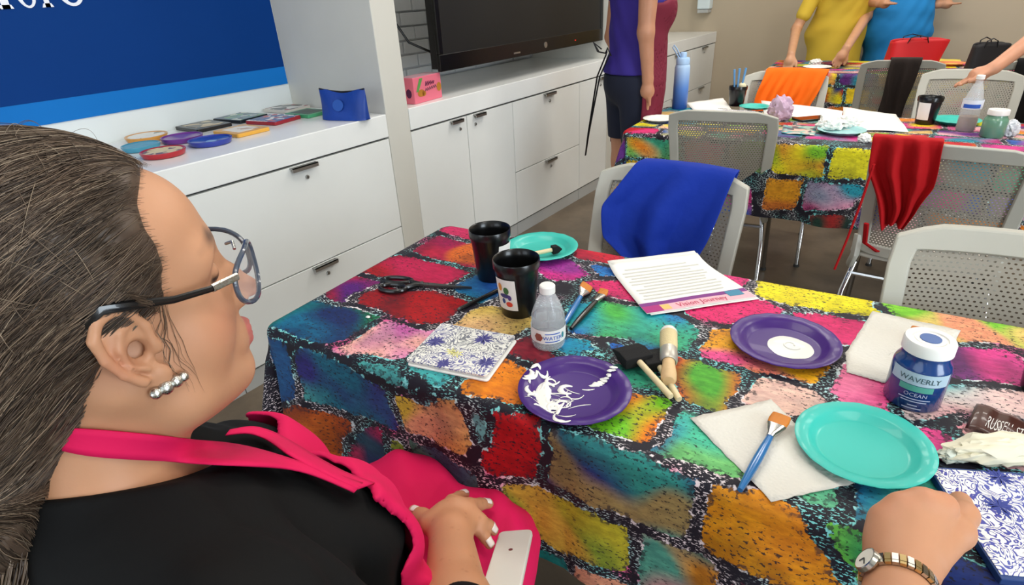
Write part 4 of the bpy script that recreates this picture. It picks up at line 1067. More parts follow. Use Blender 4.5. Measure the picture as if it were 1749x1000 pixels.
text_on('RUSSELL STOVER', .34, lambda x, y: (lambda q: (q[0], q[1], q[2]+.0009))(pt_in(P, .62+x*.30, .84-y*1.5)), 'lettering', mat('wrapper_white', (232, 226, 220), .5), wr)
o = blob(0, 0, .0045, .003, 3, 10).build('candy_crumb', M_wpaint, None, smooth=True); o.location = (*at(629, 544)[:2], SURF-.002); tag(o, 'tiny white crumb on the green part of the cloth', 'crumb')

# --- on the worktop: painted rounds and squares
def art_mat(nm, cols, sc=45.):
    M = mat(nm, cols[0], .35, coat=.3); N, Lk = M.node_tree.nodes, M.node_tree.links
    tc = N.new('ShaderNodeTexCoord'); n = N.new('ShaderNodeTexVoronoi'); n.inputs['Scale'].default_value = sc; n.inputs['Randomness'].default_value = 1
    Lk.new(tc.outputs['Object'], n.inputs['Vector']); sp = N.new('ShaderNodeSeparateColor'); Lk.new(n.outputs['Color'], sp.inputs[0])
    cr = N.new('ShaderNodeValToRGB'); cr.color_ramp.interpolation = 'CONSTANT'; e = cr.color_ramp.elements
    while len(e) < len(cols): e.new(.5)
    for i, c_ in enumerate(cols): e[i].position = i/len(cols); e[i].color = (*lin(c_), 1)
    Lk.new(sp.outputs[0], cr.inputs[0]); Lk.new(cr.outputs[0], N['Principled BSDF'].inputs['Base Color']); return M
def round_coaster(label, px, r, edge, art, loc=None, dish=False):
    loc = at(*px, CZ) if loc is None else loc; t = thing('painted_coaster', label, 'coaster', (loc[0], loc[1], CZ+.0005), group='painted coasters on the worktop')
    Me = mat('coaster_%d_%d_%d' % edge, edge, .35, coat=.3)
    MB().lathe([(0, 0), (r*.86, 0), (r*.92, .002), (r, .016), (r*.995, .019), (r*.95, .019), (r*.9, .015 if dish else .0165), (0, .008 if dish else .0165)], 40).build('base', Me, t, smooth=True, angle=40)
    MB().lathe([(0, .0092 if dish else .0172), (r*.86, .0155 if dish else .0172)], 40).build('artwork', art, t, smooth=True)
    return t
round_coaster('round coaster with orange rim and white face, nearest the blue wall', None, .073, (214, 150, 66), art_mat('art_white', [(240, 236, 224), (240, 236, 224), (236, 230, 214), (120, 120, 90)], 30), at(246, 238, CZ)+np.array([.03, 0, 0]))
round_coaster('round purple painted dish between the orange and the blue rounds', (313, 241), .072, (104, 42, 130), mat('art_purple', (118, 50, 142), .3, coat=.4), dish=True)
pb = round_coaster('round dark blue painted dish with a pale blue patch near the worktop edge', (361, 246), .074, (40, 56, 150), mat('art_blue', (46, 66, 160), .3, coat=.4), dish=True)
blob(.02, .0, .026, .001, 9, 16, 1.3, .5, .2, .0105).build('pale_patch', mat('art_paleblue', (140, 175, 215), .4), pb, smooth=True)
round_coaster('round teal coaster half hidden behind the seated woman\'s hair', (243, 256), .062, (70, 150, 176), mat('art_teal', (86, 164, 190), .4, var=(30, .1)))
round_coaster('round cream-faced coaster with red side at the worktop edge', (281, 266), .070, (168, 28, 40), art_mat('art_cream', [(232, 212, 150), (232, 212, 150), (226, 204, 140), (110, 70, 50)], 55))
def square_coaster(label, c, w_, h_, ang, edge, inner, art):
    t = thing('painted_coaster', label, 'coaster', (c[0], c[1], CZ+.0005), ang, group='painted coasters on the worktop')
    MB().prism(rrect(w_, h_, .008, 3), 0, .014).build('base', mat('tile_%d_%d_%d' % edge, edge, .35, coat=.3), t, bevel=.002)
    MB().prism(rrect(w_*inner, h_*inner, .004, 2), .0141, .0148).build('artwork', art, t); return t
square_coaster('square black-framed coaster with tan artwork behind the purple round', (-2.43, 1.225), .17, .15, .02, (26, 24, 24), .74, art_mat('art_tan', [(190, 160, 110), (90, 80, 60), (212, 190, 140), (40, 40, 36)], 28))
square_coaster('square yellow-framed coaster with white centre near the worktop edge', (-2.177, 1.236), .165, .14, .03, (222, 164, 62), .68, art_mat('art_yel', [(238, 230, 216), (238, 230, 216), (190, 150, 120), (236, 228, 210)], 26))
square_coaster('square dark coaster with a teal and green painted face behind the red-sided one', (-2.445, 1.400), .17, .15, .16, (20, 28, 36), .95, art_mat('art_tealsq', [(40, 92, 110), (70, 130, 130), (90, 150, 90), (200, 205, 190), (30, 60, 90)], 40))
square_coaster('square red-sided coaster with blue and white dabs', (-2.255, 1.432), .165, .15, .2, (150, 26, 40), .96, art_mat('art_dabs', [(30, 70, 140), (236, 232, 226), (36, 84, 150), (200, 60, 60), (28, 64, 130)], 48))
square_coaster('square white coaster with dark patches, farthest back by the pillar', (-2.44, 1.630), .16, .14, .12, (206, 200, 190), .9, art_mat('art_dark', [(226, 222, 214), (40, 44, 48), (214, 210, 200), (150, 40, 50)], 26))
square_coaster('square green-framed coaster with a dark centre beside the blue pouch', (-2.235, 1.590), .15, .13, .1, (66, 150, 104), .72, mat('art_darkgreen', (74, 92, 84), .4, var=(30, .2)))

# blue zip pouch and pink box
a, b = np.array([-2.09, 1.560]), np.array([-1.875, 1.618]); L = float(np.linalg.norm(b-a))
t = thing('zip_pouch', 'royal blue zip pouch standing against the pillar on the worktop', 'pouch', (a[0], a[1], CZ+.001), math.atan2(b[1]-a[1], b[0]-a[0]))
for s in (1,):
    n, m_ = 24, 14; P = np.zeros((2*n, m_+1, 3))
    for i in range(2*n):
        q = 2*PI*i/(2*n); cx, cy = math.cos(q), math.sin(q)
        for j in range(m_+1):
            v = j/m_; th = .036*(1-v)**.8*(1-.15*v)+.003; x = L/2*(1+.98*abs(cx)**.7*(1 if cx > 0 else -1))
            z = v*(.118-.012*math.sin(PI*x/L)+.004*math.sin(9*x/L))-.012*(x/L)**4*(1-v)
            y = th*abs(cy)**.7*(1 if cy > 0 else -1)+.004*math.sin(11*x/L+3*v)*math.sin(PI*v)
            P[i, j] = (x, y, max(z, 0))
    MB().grid(P, True).build('bag', mat('royal_blue_nylon', (24, 62, 146), .45, var=(20, .08), bump=(35, .5, .004)), t, smooth=True, angle=180)
    MB().tube([(.004, 0, .118), (L*.25, 0, .110), (L*.5, 0, .106), (L*.75, 0, .109), (L*.985, 0, .118)], .0035, 8).build('zip', mat('zip_black', (18, 18, 22), .5), t, smooth=True)
    MB().box(L*.8, L*.8+.012, -.003, .003, .098, .108).build('zip_pull', M_steel, t)
    disc_patch(L*.45, .058, .026, .022, lambda x, y: (x, -.034+.02*(y-.03)/.08, y), 20).build('print_mark', mat('pouch_print', (40, 84, 166), .5), t)
A_, B_ = np.array([-1.937, 1.951]), np.array([-1.957, 2.185])
t = thing('pink_box', 'pink printed cardboard tea box with green flash beside the pillar', 'box', (A_[0], A_[1], CZ+.0005), math.atan2(B_[1]-A_[1], B_[0]-A_[0]))
W_ = .205; D_ = .085; Hh_ = .112; Mpk = mat('pink_card', (224, 112, 132), .5)
MB().box(0, W_, 0, D_, 0, Hh_).build('carton', Mpk, t, bevel=.002)
MB().box(.003, W_-.003, .003, D_-.003, Hh_+.0002, Hh_+.001).build('lid_flap', mat('card_greypink', (176, 140, 150), .5), t)
Mdk = mat('box_ink', (84, 30, 70), .5); Mgn = mat('box_green', (92, 150, 76), .5); Mgd = mat('box_gold', (176, 116, 40), .5)
fx = lambda x, y: (x, -.0008, y)
MB().add([fx(.015, .05), fx(.032, .05), fx(.07, .105), fx(.045, .105)], [(0, 1, 2, 3)]).build('green_flash', Mgn, t)
MB().tube([fx(.085+.006*k, .078+.010*(1 if k % 2 else -1)*(1-.04*k)) for k in range(12)], .0022, 5).build('scribble', Mdk, t); MB().tube([fx(.080+.007*k, .052+.006*(1 if k % 2 else -1)+.0006*k) for k in range(13)], .0022, 5).build('scribble', mat('box_ink2', (110, 60, 80), .5), t)
for cx, cz, rx, rz in ((.05, .042, .026, .016), (.185, .052, .018, .02), (.07, .038, .014, .012)): disc_patch(cx, cz, rx, rz, fx, 12).build('print_mark', Mgd, t)
disc_patch(.03, .045, .016, .02, lambda x, y: (-.0008, x, y), 12).build('print_mark', Mdk, t)
# ------------------------------------------------------------------ garments over the chair backs
def drape(ch, name, label, cat, material, ul, ur, side, length, r0=-.2, nf=5., amp=.012, n=40, m_=34, seed=0., sag=.0):
    """cloth folded over the top edge of a backrest; side -1 = falls down the front, +1 = down the rear"""
    rs_ = [k[0] for k in ul]; P = np.zeros((n, m_, 3))
    for i in range(n):
        for j in range(m_):
            s_, r_ = i/(n-1), r0+(1-r0)*j/(m_-1); a = abs(r_)
            u0 = np.interp(r_, [k[0] for k in ul], [k[1] for k in ul]); u1 = np.interp(r_, [k[0] for k in ur], [k[1] for k in ur]); u = u0+(u1-u0)*s_
            drop = a*length*(1+.035*math.sin(s_*7+seed)); top = 1.02
            x, y, z = back_pt(min(max(u, -1.02), 1.02), max(1-max(drop-.02, 0)/.395, 0) if drop > .02 else top-.02*drop/.02*0)
            x = u*.212 if abs(u) > 1 else x
            fo = amp*(.6+math.sin(s_*nf*2*PI/2+2.2*r_+seed)+.45*math.sin(s_*nf*2.3+5*r_+2*seed))*min(1, a*2.5)
            sd = side if r_ > 0 else -side
            t_ = min(1, a*length/.03); y += sd*(.008+.016*t_+max(fo, 0.)*1.25)
            z = .47+.395*1.0+.020-(0 if drop < .02 else drop-.02)-.008*t_+.0 - .006*u*u
            P[i, j] = (x+.006*math.sin(r_*9+s_*4+seed)*a, y, z)
    o = MB().grid(P).build(name, material, None, smooth=True, solid=.003, sub=1, angle=180)
    o.location = ch.location; o.rotation_euler = ch.rotation_euler
    return tag(o, label, cat)
M_blueap = mat('blue_cotton', (14, 48, 152), .8, spec=.3, bump=(26, .5, .006)); M_redap = mat('red_cotton', (176, 12, 20), .8, spec=.3, bump=(26, .5, .006)); M_orap = mat('orange_cotton', (238, 104, 8), .8, spec=.3)
drape(chA, 'blue_apron', 'royal blue apron thrown over the grey chair at the near table', 'apron', M_blueap,
      [(-.25, -.2), (0, -.42), (.35, -.78), (.6, -.72), (.8, -.35), (1, -.22)], [(-.25, .72), (0, .80), (.5, .66), (1, .42)], -1, .34, nf=4, amp=.016, seed=.6)
ra = drape(chC, 'red_apron', 'red apron hung over the left corner of a chair at the middle table', 'apron', M_redap,
      [(-.3, .30), (0, .15), (.5, .12), (.8, .25), (1, .40)], [(-.3, .9), (0, .98), (.4, .95), (1, .62)], 1, .31, nf=6, amp=.017, seed=1.7)
MB().tube([(.185, .345, .80), (.195, .335, .68), (.21, .33, .55), (.225, .335, .44)], .008, 6, flat=.5).build('strap', M_redap, ra, smooth=True)
MB().tube([(.17, .30, .60), (.165, .26, .52), (.13, .20, .475), (.09, .17, .468), (.06, .19, .48), (.055, .24, .50)], .008, 6, flat=.5).build('strap', M_redap, ra, smooth=True)
drape(chE, 'orange_apron', 'bright orange apron over a chair back across the middle table', 'apron', M_orap,
      [(-.3, -.3), (0, -.45), (1, -.72)], [(-.3, .9), (0, .95), (1, .62)], -1, .24, nf=7, amp=.012, seed=.2)
drape(chF, 'brown_jacket', 'dark brown garment hanging over a chair at the farthest table', 'garment', mat('dark_brown_cloth', (44, 34, 30), .85),
      [(-.3, -.4), (0, -.40), (1, -.30)], [(-.3, .32), (0, .30), (1, .30)], 1, .40, nf=4, amp=.012, seed=2.)
drape(chH, 'black_jacket', 'black garment over the rightmost chair of the farthest table', 'garment', mat('black_cloth', (20, 18, 19), .85),
      [(-.3, -.9), (0, -.95), (1, -.9)], [(-.3, .5), (0, .6), (1, .55)], 1, .38, nf=4, amp=.012, seed=3.)

# ------------------------------------------------------------------ things on the middle table
def lathe_thing(name, label, cat, loc, parts, z=SURF):
    t = thing(name, label, cat, (loc[0], loc[1], z))
    for nm, prof, mt in parts: MB().lathe(prof, 32).build(nm, mt, t, smooth=True, angle=45)
    return t
def ombre():
    M = mat('ombre_blue', (90, 140, 210), .4); N, Lk = M.node_tree.nodes, M.node_tree.links
    tc = N.new('ShaderNodeTexCoord'); sx = N.new('ShaderNodeSeparateXYZ'); Lk.new(tc.outputs['Object'], sx.inputs[0])
    mr = N.new('ShaderNodeMapRange'); mr.inputs[1].default_value = .0; mr.inputs[2].default_value = .2; Lk.new(sx.outputs[2], mr.inputs[0])
    cr = N.new('ShaderNodeValToRGB'); e = cr.color_ramp.elements; e[0].color = (*lin((40, 72, 150)), 1); e[1].color = (*lin((170, 200, 232)), 1); x = e.new(.5); x.color = (*lin((84, 134, 210)), 1)
    Lk.new(mr.outputs[0], cr.inputs[0]); Lk.new(cr.outputs[0], N['Principled BSDF'].inputs['Base Color']); return M
M_lb = mat('pale_blue_plastic', (160, 192, 226), .4)
fl = lathe_thing('water_flask', 'tall blue ombre flask with loop lid at the left end of the middle table', 'flask', at(1160, 186), [
    ('body', [(0, 0), (.034, 0), (.037, .004), (.037, .195), (.034, .207), (.030, .212), (0, .212)], ombre()),
    ('collar', [(.0305, .21), (.033, .212), (.033, .236), (.028, .242), (0, .242)], M_lb), ('spout_cap', [(.016, .24), (.016, .262), (.013, .266), (0, .266)], M_lb)])
MB().tube([(-.02, 0, .238), (-.040, 0, .268), (-.056, 0, .290), (-.050, .0, .300), (-.034, 0, .282), (-.014, 0, .246)], .0045, 8, flat=.7).build('carry_loop', M_lb, fl, smooth=True)
fl.rotation_euler = (0, 0, YAW)
c = cup('black plastic tumbler holding blue brushes on the middle table', (1257, 181), None, h=.095, rt=.045, rb=.034)
Mst = mat('blue_stick', (96, 150, 200), .4)
for k, (dx, tl, px_) in enumerate(((-.018, .16, -.02), (-.004, .165, .0), (.012, .168, .03))):
    base = np.array(c.location)+np.array([dx*.6, 0, .012]); top = base+RT*(dx*.6+px_*.4)+np.array([0, 0, tl])
    o = MB().tube([base, base*.4+top*.6, top], [.004, .0045, .0055], 8).build('paint_brush', Mst, None, smooth=True); tag(o, ('leftmost', 'middle', 'rightmost')[k]+' of three pale blue brush handles standing in the black tumbler', 'paint brush', 'brushes in the tumbler')
base = np.array(c.location)+RT*.020+np.array([0, 0, .075])
sv_, sq_ = nets(lambda P: smin(smin(ell(P, base+RT*.004, (.019, .019, .026)), ell(P, base+np.array([0, 0, .022])-RT*.002, (.017, .017, .014)), .01), ell(P, base+RT*.01-UP*.0, (.012, .012, .02)), .01), base-.05, base+.06, .004)
tag(npmesh('sponge', sv_, sq_, mat('cream_sponge', (226, 214, 178), .9, bump=(150, .5)), None), 'cream sponge dauber sticking out of the brush tumbler', 'sponge')
cup('black tumbler with a white sticker beside the half-full bottle', (1578, 212), -.35, h=.108, marks=False)
water_bottle('water bottle half full of brown rinse water on the middle table', at(1647, 224), .205, .033, .055, (.085, .118), brown=True, text=False)
plate('teal paper plate under the water bottle on the middle table', (1640, 216), M_teal, loc=at(1630, 211))
jar('sage green paint jar with white lid on the middle table', at(1692, 234), .098, .038, (104, 150, 124), (226, 224, 216), text=False)
crumple('crumpled_foil', 'crumpled clear wrapper beside the green paint jar', 'wrapper', at(1722, 232), (.035, .03, .04), 9, mat('clear_film', (205, 208, 214), .25))
crumple('scrunchie', 'lavender crumpled fabric ball in front of the orange apron', 'cloth', at(1330, 205), (.062, .055, .072), 3, mat('lavender_cloth', (196, 168, 190), .85))
plate('pale teal paper plate piled with crumpled tissue on the middle table', (1432, 226), mat('paleteal_plate', (150, 196, 196), .5), loc=at(1436, 228))
crumple('crumpled_tissue', 'white crumpled tissue heaped on the pale plate, larger left heap', 'tissue', at(1415, 223), (.055, .045, .038), 4, M_paper, SURF+.004, .8)
crumple('crumpled_tissue', 'white crumpled tissue on the pale plate, right heap beside the sheets', 'tissue', at(1448, 220), (.05, .045, .036), 6, M_paper, SURF+.004, .8)
crumple('crumpled_tissue', 'small white tissue ball at the table edge above the yellow brick', 'tissue', at(1475, 243), (.028, .025, .022), 7, M_paper)
def sheet(label, px, z, material, seed=1):
    o = MB().grid(quad_sheet(px, z, 8, 8, None, .0012, seed)).build('paper_sheet', material, None, smooth=True, solid=.0005, angle=180); return tag(o, label, 'paper')
sheet('white paper sheets lying on the middle table below the brown garment', [(1440, 184), (1530, 196), (1552, 226), (1440, 222)], SURF+.002, M_paper)
sheet('long white sheet on the middle table behind the black phone', [(1300, 172), (1440, 190), (1436, 206), (1305, 196)], SURF+.001, M_paper, 4)
sheet('crumpled white sheet beside the flask at the far left of the middle table', [(1172, 176), (1235, 168), (1250, 188), (1188, 192)], SURF+.003, M_paper, 6)
sheet('floral printed napkin in front of the brush tumbler', [(1225, 186), (1290, 190), (1300, 204), (1232, 198)], SURF+.002, MATS['floral_grey'], 7)
sheet('small teal and pink patterned paper beside the pale plate', [(1338, 214), (1395, 216), (1392, 232), (1335, 228)], SURF+.002, art_mat('art_paper', [(70, 160, 160), (220, 190, 180), (150, 190, 180), (60, 70, 90)], 40), 8)
c0 = at(1385, 205); t = thing('smartphone', 'black phone lying on the middle table behind the tissue plate', 'phone', (c0[0], c0[1], SURF), YAW+.15)
MB().prism(rrect(.15, .072, .01, 4), 0, .008).build('case', M_blackp, t, bevel=.002); MB().prism(rrect(.14, .064, .006, 3), .0081, .0085).build('screen', mat('phone_glass', (10, 12, 16), .1), t)
plate('white paper plate at the left corner of the middle table', (1128, 207), M_paper, loc=at(1126, 207), sc=.85)
plate('teal plate half hidden behind the lavender cloth', (1305, 190), M_teal, loc=at(1288, 186), sc=.8)
# ------------------------------------------------------------------ things on the farthest table
plate('dark blue plate at the left corner of the farthest table', None, mat('navy_plate', (30, 52, 86), .5), loc=at(1352, 124), sc=1.1)
plate('white paper plate with red paint, beside the dark blue plate', None, M_paper, loc=at(1395, 118), sc=1.)
crumple('crumpled_tissue', 'white tissue on the farthest table by the pointing hand', 'tissue', at(1392, 112), (.05, .04, .03), 11, M_paper)
plate('maroon paper plate on the farthest table in front of the yellow shirt', None, mat('maroon_plate', (110, 34, 60), .5), loc=at(1425, 112), sc=1.)
plate('orange paper plate behind the taupe chair on the farthest table', None, mat('orange_plate', (230, 140, 90), .5), loc=at(1622, 112), sc=1.)
sheet('yellow paper on the farthest table behind the pale chair', [(1585, 100), (1640, 102), (1645, 112), (1588, 112)], SURF+.002, mat('yellow_paper', (236, 214, 90), .6), 3)
def tote(label, px, w_, h_, d_, material, z=SURF, trim=None, lean=0.):
    c0 = at(*px, z); t = thing('tote_bag', label, 'bag', (c0[0], c0[1], z), YAW*.6)
    n, m_ = 40, 10; P = np.zeros((n, m_, 3))
    for i in range(n):
        q = 2*PI*i/n; ca, sa = math.cos(q), math.sin(q)
        for j in range(m_):
            v = j/(m_-1); k = 1+.10*v; P[i, j] = (w_/2*k*abs(ca)**.4*(1 if ca > 0 else -1)+lean*v, d_/2*(1-.3*v)*abs(sa)**.5*(1 if sa > 0 else -1), v*h_*(1-.04*math.cos(2*q)))
    MB().grid(P, True).build('bag', material, t, smooth=True, solid=.004, angle=180)
    MB().prism([(x*.98, y*.95) for x, y, z_ in P[:, 0]], .001, .006).build('base', material, t)
    for s in (-1, 1): MB().tube([(-w_*.2, s*d_*.36, h_*.9), (-w_*.16, s*d_*.4, h_*1.1), (0, s*d_*.42, h_*1.18), (w_*.16, s*d_*.4, h_*1.1), (w_*.2, s*d_*.36, h_*.9)], .007, 6, flat=.4).build('handle', trim or material, t, smooth=True)
    return t
tote('red open bag on the farthest table in front of the blue dress', (1552, 112), .30, .16, .16, mat('red_nylon', (206, 26, 34), .5), trim=mat('bag_black', (24, 22, 24), .7), lean=.03)
tote('black box bag at the right of the farthest table behind the reaching hand', (1672, 128), .16, .17, .10, mat('bag_charcoal', (34, 32, 36), .6), lean=.02)
# wall dispenser above the far worktop
c0 = np.array([XW+.55, YB-.002, 1.02]); t = thing('soap_dispenser', 'small pale dispenser mounted on the beige wall above the far worktop', 'dispenser', (-2.02, YB-.001, 1.045))
MB().box(-.06, .06, -.10, 0, .03, .22).build('housing', mat('dispenser_pale', (214, 228, 232), .3), t, bevel=.012)
MB().box(-.05, .05, -.11, 0, .0, .028).build('drip_tray', M_trim, t, bevel=.004); MB().tube([(0, -.06, .03), (0, -.06, .012)], .008, 10).build('nozzle', M_steel, t, smooth=True)
# ------------------------------------------------------------------ the seated woman in the foreground
H0 = np.array([-.5305, .1345, 1.083]); SZ = .955; HY = -.16
CH, SH = math.cos(HY), math.sin(HY)
def to_loc(P):
    d = np.asarray(P)-H0; return np.stack([CH*d[..., 0]+SH*d[..., 1], -SH*d[..., 0]+CH*d[..., 1], d[..., 2]/SZ], -1)
def to_w(q):
    q = np.asarray(q, float); return H0+np.stack([CH*q[..., 0]-SH*q[..., 1], SH*q[..., 0]+CH*q[..., 1], q[..., 2]*SZ], -1)
def earp(a, b, o=0., s=1): return (s*(.0755-a*.30+o), .007+a*.93-b*.16, b+.002)
def f_ear(q, s=1):
    E = 1.12
    def ep(a_, b_, o): return earp(a_*E, b_*E, o, s)
    d = ell(q, ep(-.004, .002, .0015), (.0042, .0175, .029), rotm(R(9), 0, s*R(17)))
    hx = [(.012, .000), (.0135, .014), (.010, .026), (.001, .0335), (-.011, .031), (-.0185, .020), (-.0195, .004), (-.0155, -.012), (-.008, -.024)]
    d = smin(d, chain(q, [ep(a_, b_, .006) for a_, b_ in hx], [.0030, .0036, .0040, .0043, .0044, .0042, .0038, .0036, .0045], .002), .0022)
    d = smin(d, chain(q, [ep(a_, b_, .0048) for a_, b_ in ((.006, .021), (-.003, .017), (-.0095, .006), (-.0085, -.008), (-.001, -.0165))], [.0026, .0034, .0036, .0034, .003], .002), .0022)
    d = smax(d, -ell(q, ep(.001, -.002, .009), (.0125, .0085, .0115)), .0025)
    d = smin(d, ell(q, ep(.0125, -.004, .0045), (.0042, .0045, .0075)), .003)
    d = smin(d, ell(q, ep(.003, -.027, .003), (.0050, .0095, .0110)), .005)
    return d
def f_head(P):
    q = to_loc(P); x, y, z = q[:, 0], q[:, 1], q[:, 2]; qa = np.stack([np.abs(x), y, z], 1)
    d = ell(q, (0, -.010, .055), (.074, .096, .088)); d = smin(d, ell(q, (0, .046, .072), (.056, .046, .046)), .03)
    d = smin(d, ell(q, (0, .034, -.012), (.062, .070, .098)), .03)
    d = smin(d, chain(qa, [(.052, -.002, -.035), (.046, .030, -.075), (.012, .078, -.093)], [.025, .024, .021], .02), .022)
    d = smin(d, ell(q, (0, .034, -.090), (.044, .050, .030)), .03)
    d = smin(d, ell(qa, (.040, .054, -.028), (.026, .026, .034)), .022)
    d = smin(d, cap(qa, (.0, .085, .046), (.040, .073, .044), .013), .02)
    d = smax(d, -ell(qa, (.033, .098, .026), (.019, .016, .012)), .014)
    d = smin(d, ell(qa, (.032, .0785, .026), (.0145, .0135, .0125)), .004)
    d = smin(d, chain(q, [(0, .090, .034), (0, .107, .004), (0, .1215, -.0165)], [.0085, .0095, .0105], .008), .012)
    d = smin(d, ell(qa, (.011, .105, -.0215), (.0085, .011, .008)), .007)
    d = smin(d, ell(q, (0, .091, -.056), (.030, .016, .022)), .015)
    d = smin(d, chain(qa, [(0, .1085, -.0525), (.012, .1045, -.0535), (.022, .096, -.057)], [.0058, .0055, .003], .004), .004)
    d = smin(d, chain(qa, [(0, .1075, -.0655), (.011, .1035, -.0645), (.021, .096, -.0585)], [.0068, .006, .003], .004), .004)
    d = smin(d, ell(q, (0, .086, -.091), (.022, .0175, .017)), .015)
    # neck running into the upper chest
    d = smin(d, chain(q, [(0, -.020, -.04), (0, -.034, -.11), (0, -.045, -.20)], [.056, .055, .064], .03), .03)
    d = smin(d, chain(qa, [(.0, -.05, -.17), (.09, -.055, -.215), (.17, -.05, -.235)], [.055, .052, .050], .03), .05)
    d = smin(d, ell(q, (0, -.02, -.27), (.15, .085, .09)), .05)
    d = smin(d, chain(qa, [(.012, .03, -.205), (.06, .02, -.19), (.13, -.01, -.19)], [.008, .009, .01], .01), .02)
    d = smin(d, f_ear(qa), .006)
    return d*.95
BX = -.520
def m2(P): return np.stack([np.abs(P[:, 0]-BX), P[:, 1], P[:, 2]], 1)
SHR, ELB, WRI = (.178, .095, .862), np.array([-.225, .195, .715]), onz(770, 918, .668)
def f_torso(P):
    a = m2(P)
    d = ell(P, (BX, .085, .80), (.160, .105, .15))
    d = smin(d, cap(a, (.06, .085, .895), SHR, .058, .066), .05)
    d = smin(d, ell(P, (BX, .135, .835), (.145, .105, .085)), .05)
    d = smin(d, ell(a, (.078, .200, .772), (.088, .098, .085)), .04)
    d = smin(d, ell(P, (BX, .190, .640), (.168, .145, .12)), .07)
    d = smin(d, ell(P, (BX, .060, .535), (.195, .165, .09)), .06)
    return d
def f_sleeve(P):
    s = np.array([BX+SHR[0], SHR[1], SHR[2]]); d = cap(P, s, ELB, .066, .055)
    return smin(d, cap(P, ELB, ELB+(WRI-ELB)*.36, .056, .050), .02)
def f_legs(P):
    a = m2(P); d = cap(a, (.090, .08, .520), (.092, .465, .520), .080, .064)
    d = smin(d, cap(a, (.092, .465, .515), (.095, .46, .10), .058, .042), .03)
    return d
def f_body(P):
    d = smin(f_torso(P), f_sleeve(P), .03); return smin(d, f_legs(P), .03)
M_skin = mat('skin', (192, 140, 106), .5, sss=.10, var=(18, .05), bump=(420, .12, .0006), attr='tone')
# forearm and hand
def f_hand_r(P):
    g = lambda x, y, z: onz(x, y, z)
    d = chain(P, [ELB, ELB+(WRI-ELB)*.5, WRI], [.043, .040, .0285], .02)
    mc = [g(757, 876, .664), g(777, 868, .663), g(795, 875, .657), g(806, 888, .650)]
    for q in mc: d = smin(d, cap(P, WRI, q, .019, .0125), .014)
    d = smin(d, chain(P, mc, [.012, .0125, .012, .011], .01), .012)
    F = [[mc[0], g(772, 857, .655), g(784, 850, .637), g(794, 845, .625)], [mc[1], g(802, 863, .655), g(820, 862, .637), g(835, 861, .623)],
         [mc[2], g(820, 890, .648), g(834, 899, .632), g(843, 907, .622)], [mc[3], g(818, 905, .642), g(828, 918, .630), g(836, 930, .622)]]
    for k, fi in enumerate(F): d = smin(d, chain(P, fi, [.0105-.001*(k == 3), .0098-.001*(k == 3), .0088-.001*(k == 3), .0072], .004), .006)
    th = [WRI+(mc[0]-WRI)*.25, g(738, 896, .662), g(722, 884, .648), g(707, 873, .640)]
    d = smin(d, chain(P, th, [.018, .0145, .0115, .0085], .008), .014)
    return d
HAND_TIPS = [((788, 847.5, .631), (795, 844, .625)), ((827, 861, .631), (836, 861, .625)), ((838, 903, .629), (844, 908, .624)), ((832, 924, .628), (837, 931, .623)), ((713, 876, .648), (705, 872, .643))]
def tone_head(V):
    q = to_loc(V); qa = np.stack([np.abs(q[:, 0]), q[:, 1], q[:, 2]], 1); base = np.array(lin((193, 141, 107))); c = np.tile(base, (len(V), 1))
    def put(w_, col): 
        nonlocal c; w_ = np.clip(w_, 0, 1)[:, None]; c = c*(1-w_)+np.array(lin(col))*w_
    put(.55*np.exp(-((qa-[.048, .07, -.02])**2).sum(1)/.022**2), (198, 126, 98))
    put(.5*np.exp(-((q-[0, .12, -.016])**2).sum(1)/.014**2), (200, 126, 104))
    lip = np.minimum(chain(qa, [(0, .1085, -.0525), (.012, .1045, -.0535), (.022, .096, -.057)], [.0058, .0055, .003], .004), chain(qa, [(0, .1075, -.0655), (.011, .1035, -.0645), (.021, .096, -.0585)], [.0068, .006, .003], .004))
    put((.0026-lip)/.0015, (188, 104, 96))
    br = chain(qa, [(.016, .098, .052), (.034, .092, .058), (.050, .074, .052)], [.004, .0045, .002], .003); put((.006-br)/.006*.7, (112, 82, 64))
    lash = chain(qa, [(.020, .090, .022), (.032, .0925, .0205), (.045, .082, .022)], [.001, .001, .001], .001); put((.0035-lash)/.002*.8, (66, 46, 38))
    put(.5*np.exp(-((qa-[.082, -.014, -.004])**2).sum(1)/.016**2), (192, 114, 88))
    put(np.clip((-q[:, 2]-.10)/.06, 0, 1)*.5, (206, 138, 98))
    return c
v1, q1 = nets(f_head, H0+np.array([-.26, -.2, -.34]), H0+np.array([.26, .2, .16]), .0022)
pts = [ELB, WRI, onz(840, 905, .62), onz(706, 873, .64), onz(793, 845, .63)]
v2, q2 = nets(f_hand_r, np.min(pts, 0)-.06, np.max(pts, 0)+.06, .0021)
vv, qq = merge([(v1, q1), (v2, q2)])
tone2 = np.tile(np.array(lin((190, 134, 98))), (len(v2), 1))
sp = np.zeros(len(v2))
rs = np.random.RandomState(3)
for k in range(90):
    c_ = v2[rs.randint(len(v2))]; sp = np.maximum(sp, np.clip(1.6-np.linalg.norm(v2-c_, axis=1)/rs.uniform(.0011, .0022), 0, 1))
tone2 = tone2*(1-.35*sp[:, None])+np.array(lin((150, 92, 62)))*.35*sp[:, None]
woman = npmesh('person', vv, qq, M_skin, None, {'tone': np.concatenate([tone_head(v1), tone2])})
tag(woman, 'seated woman in black top and pink apron, brown hair tied back, looking at the table', 'person')
M_nail = mat('nail_white', (240, 226, 218), .25, coat=.5)
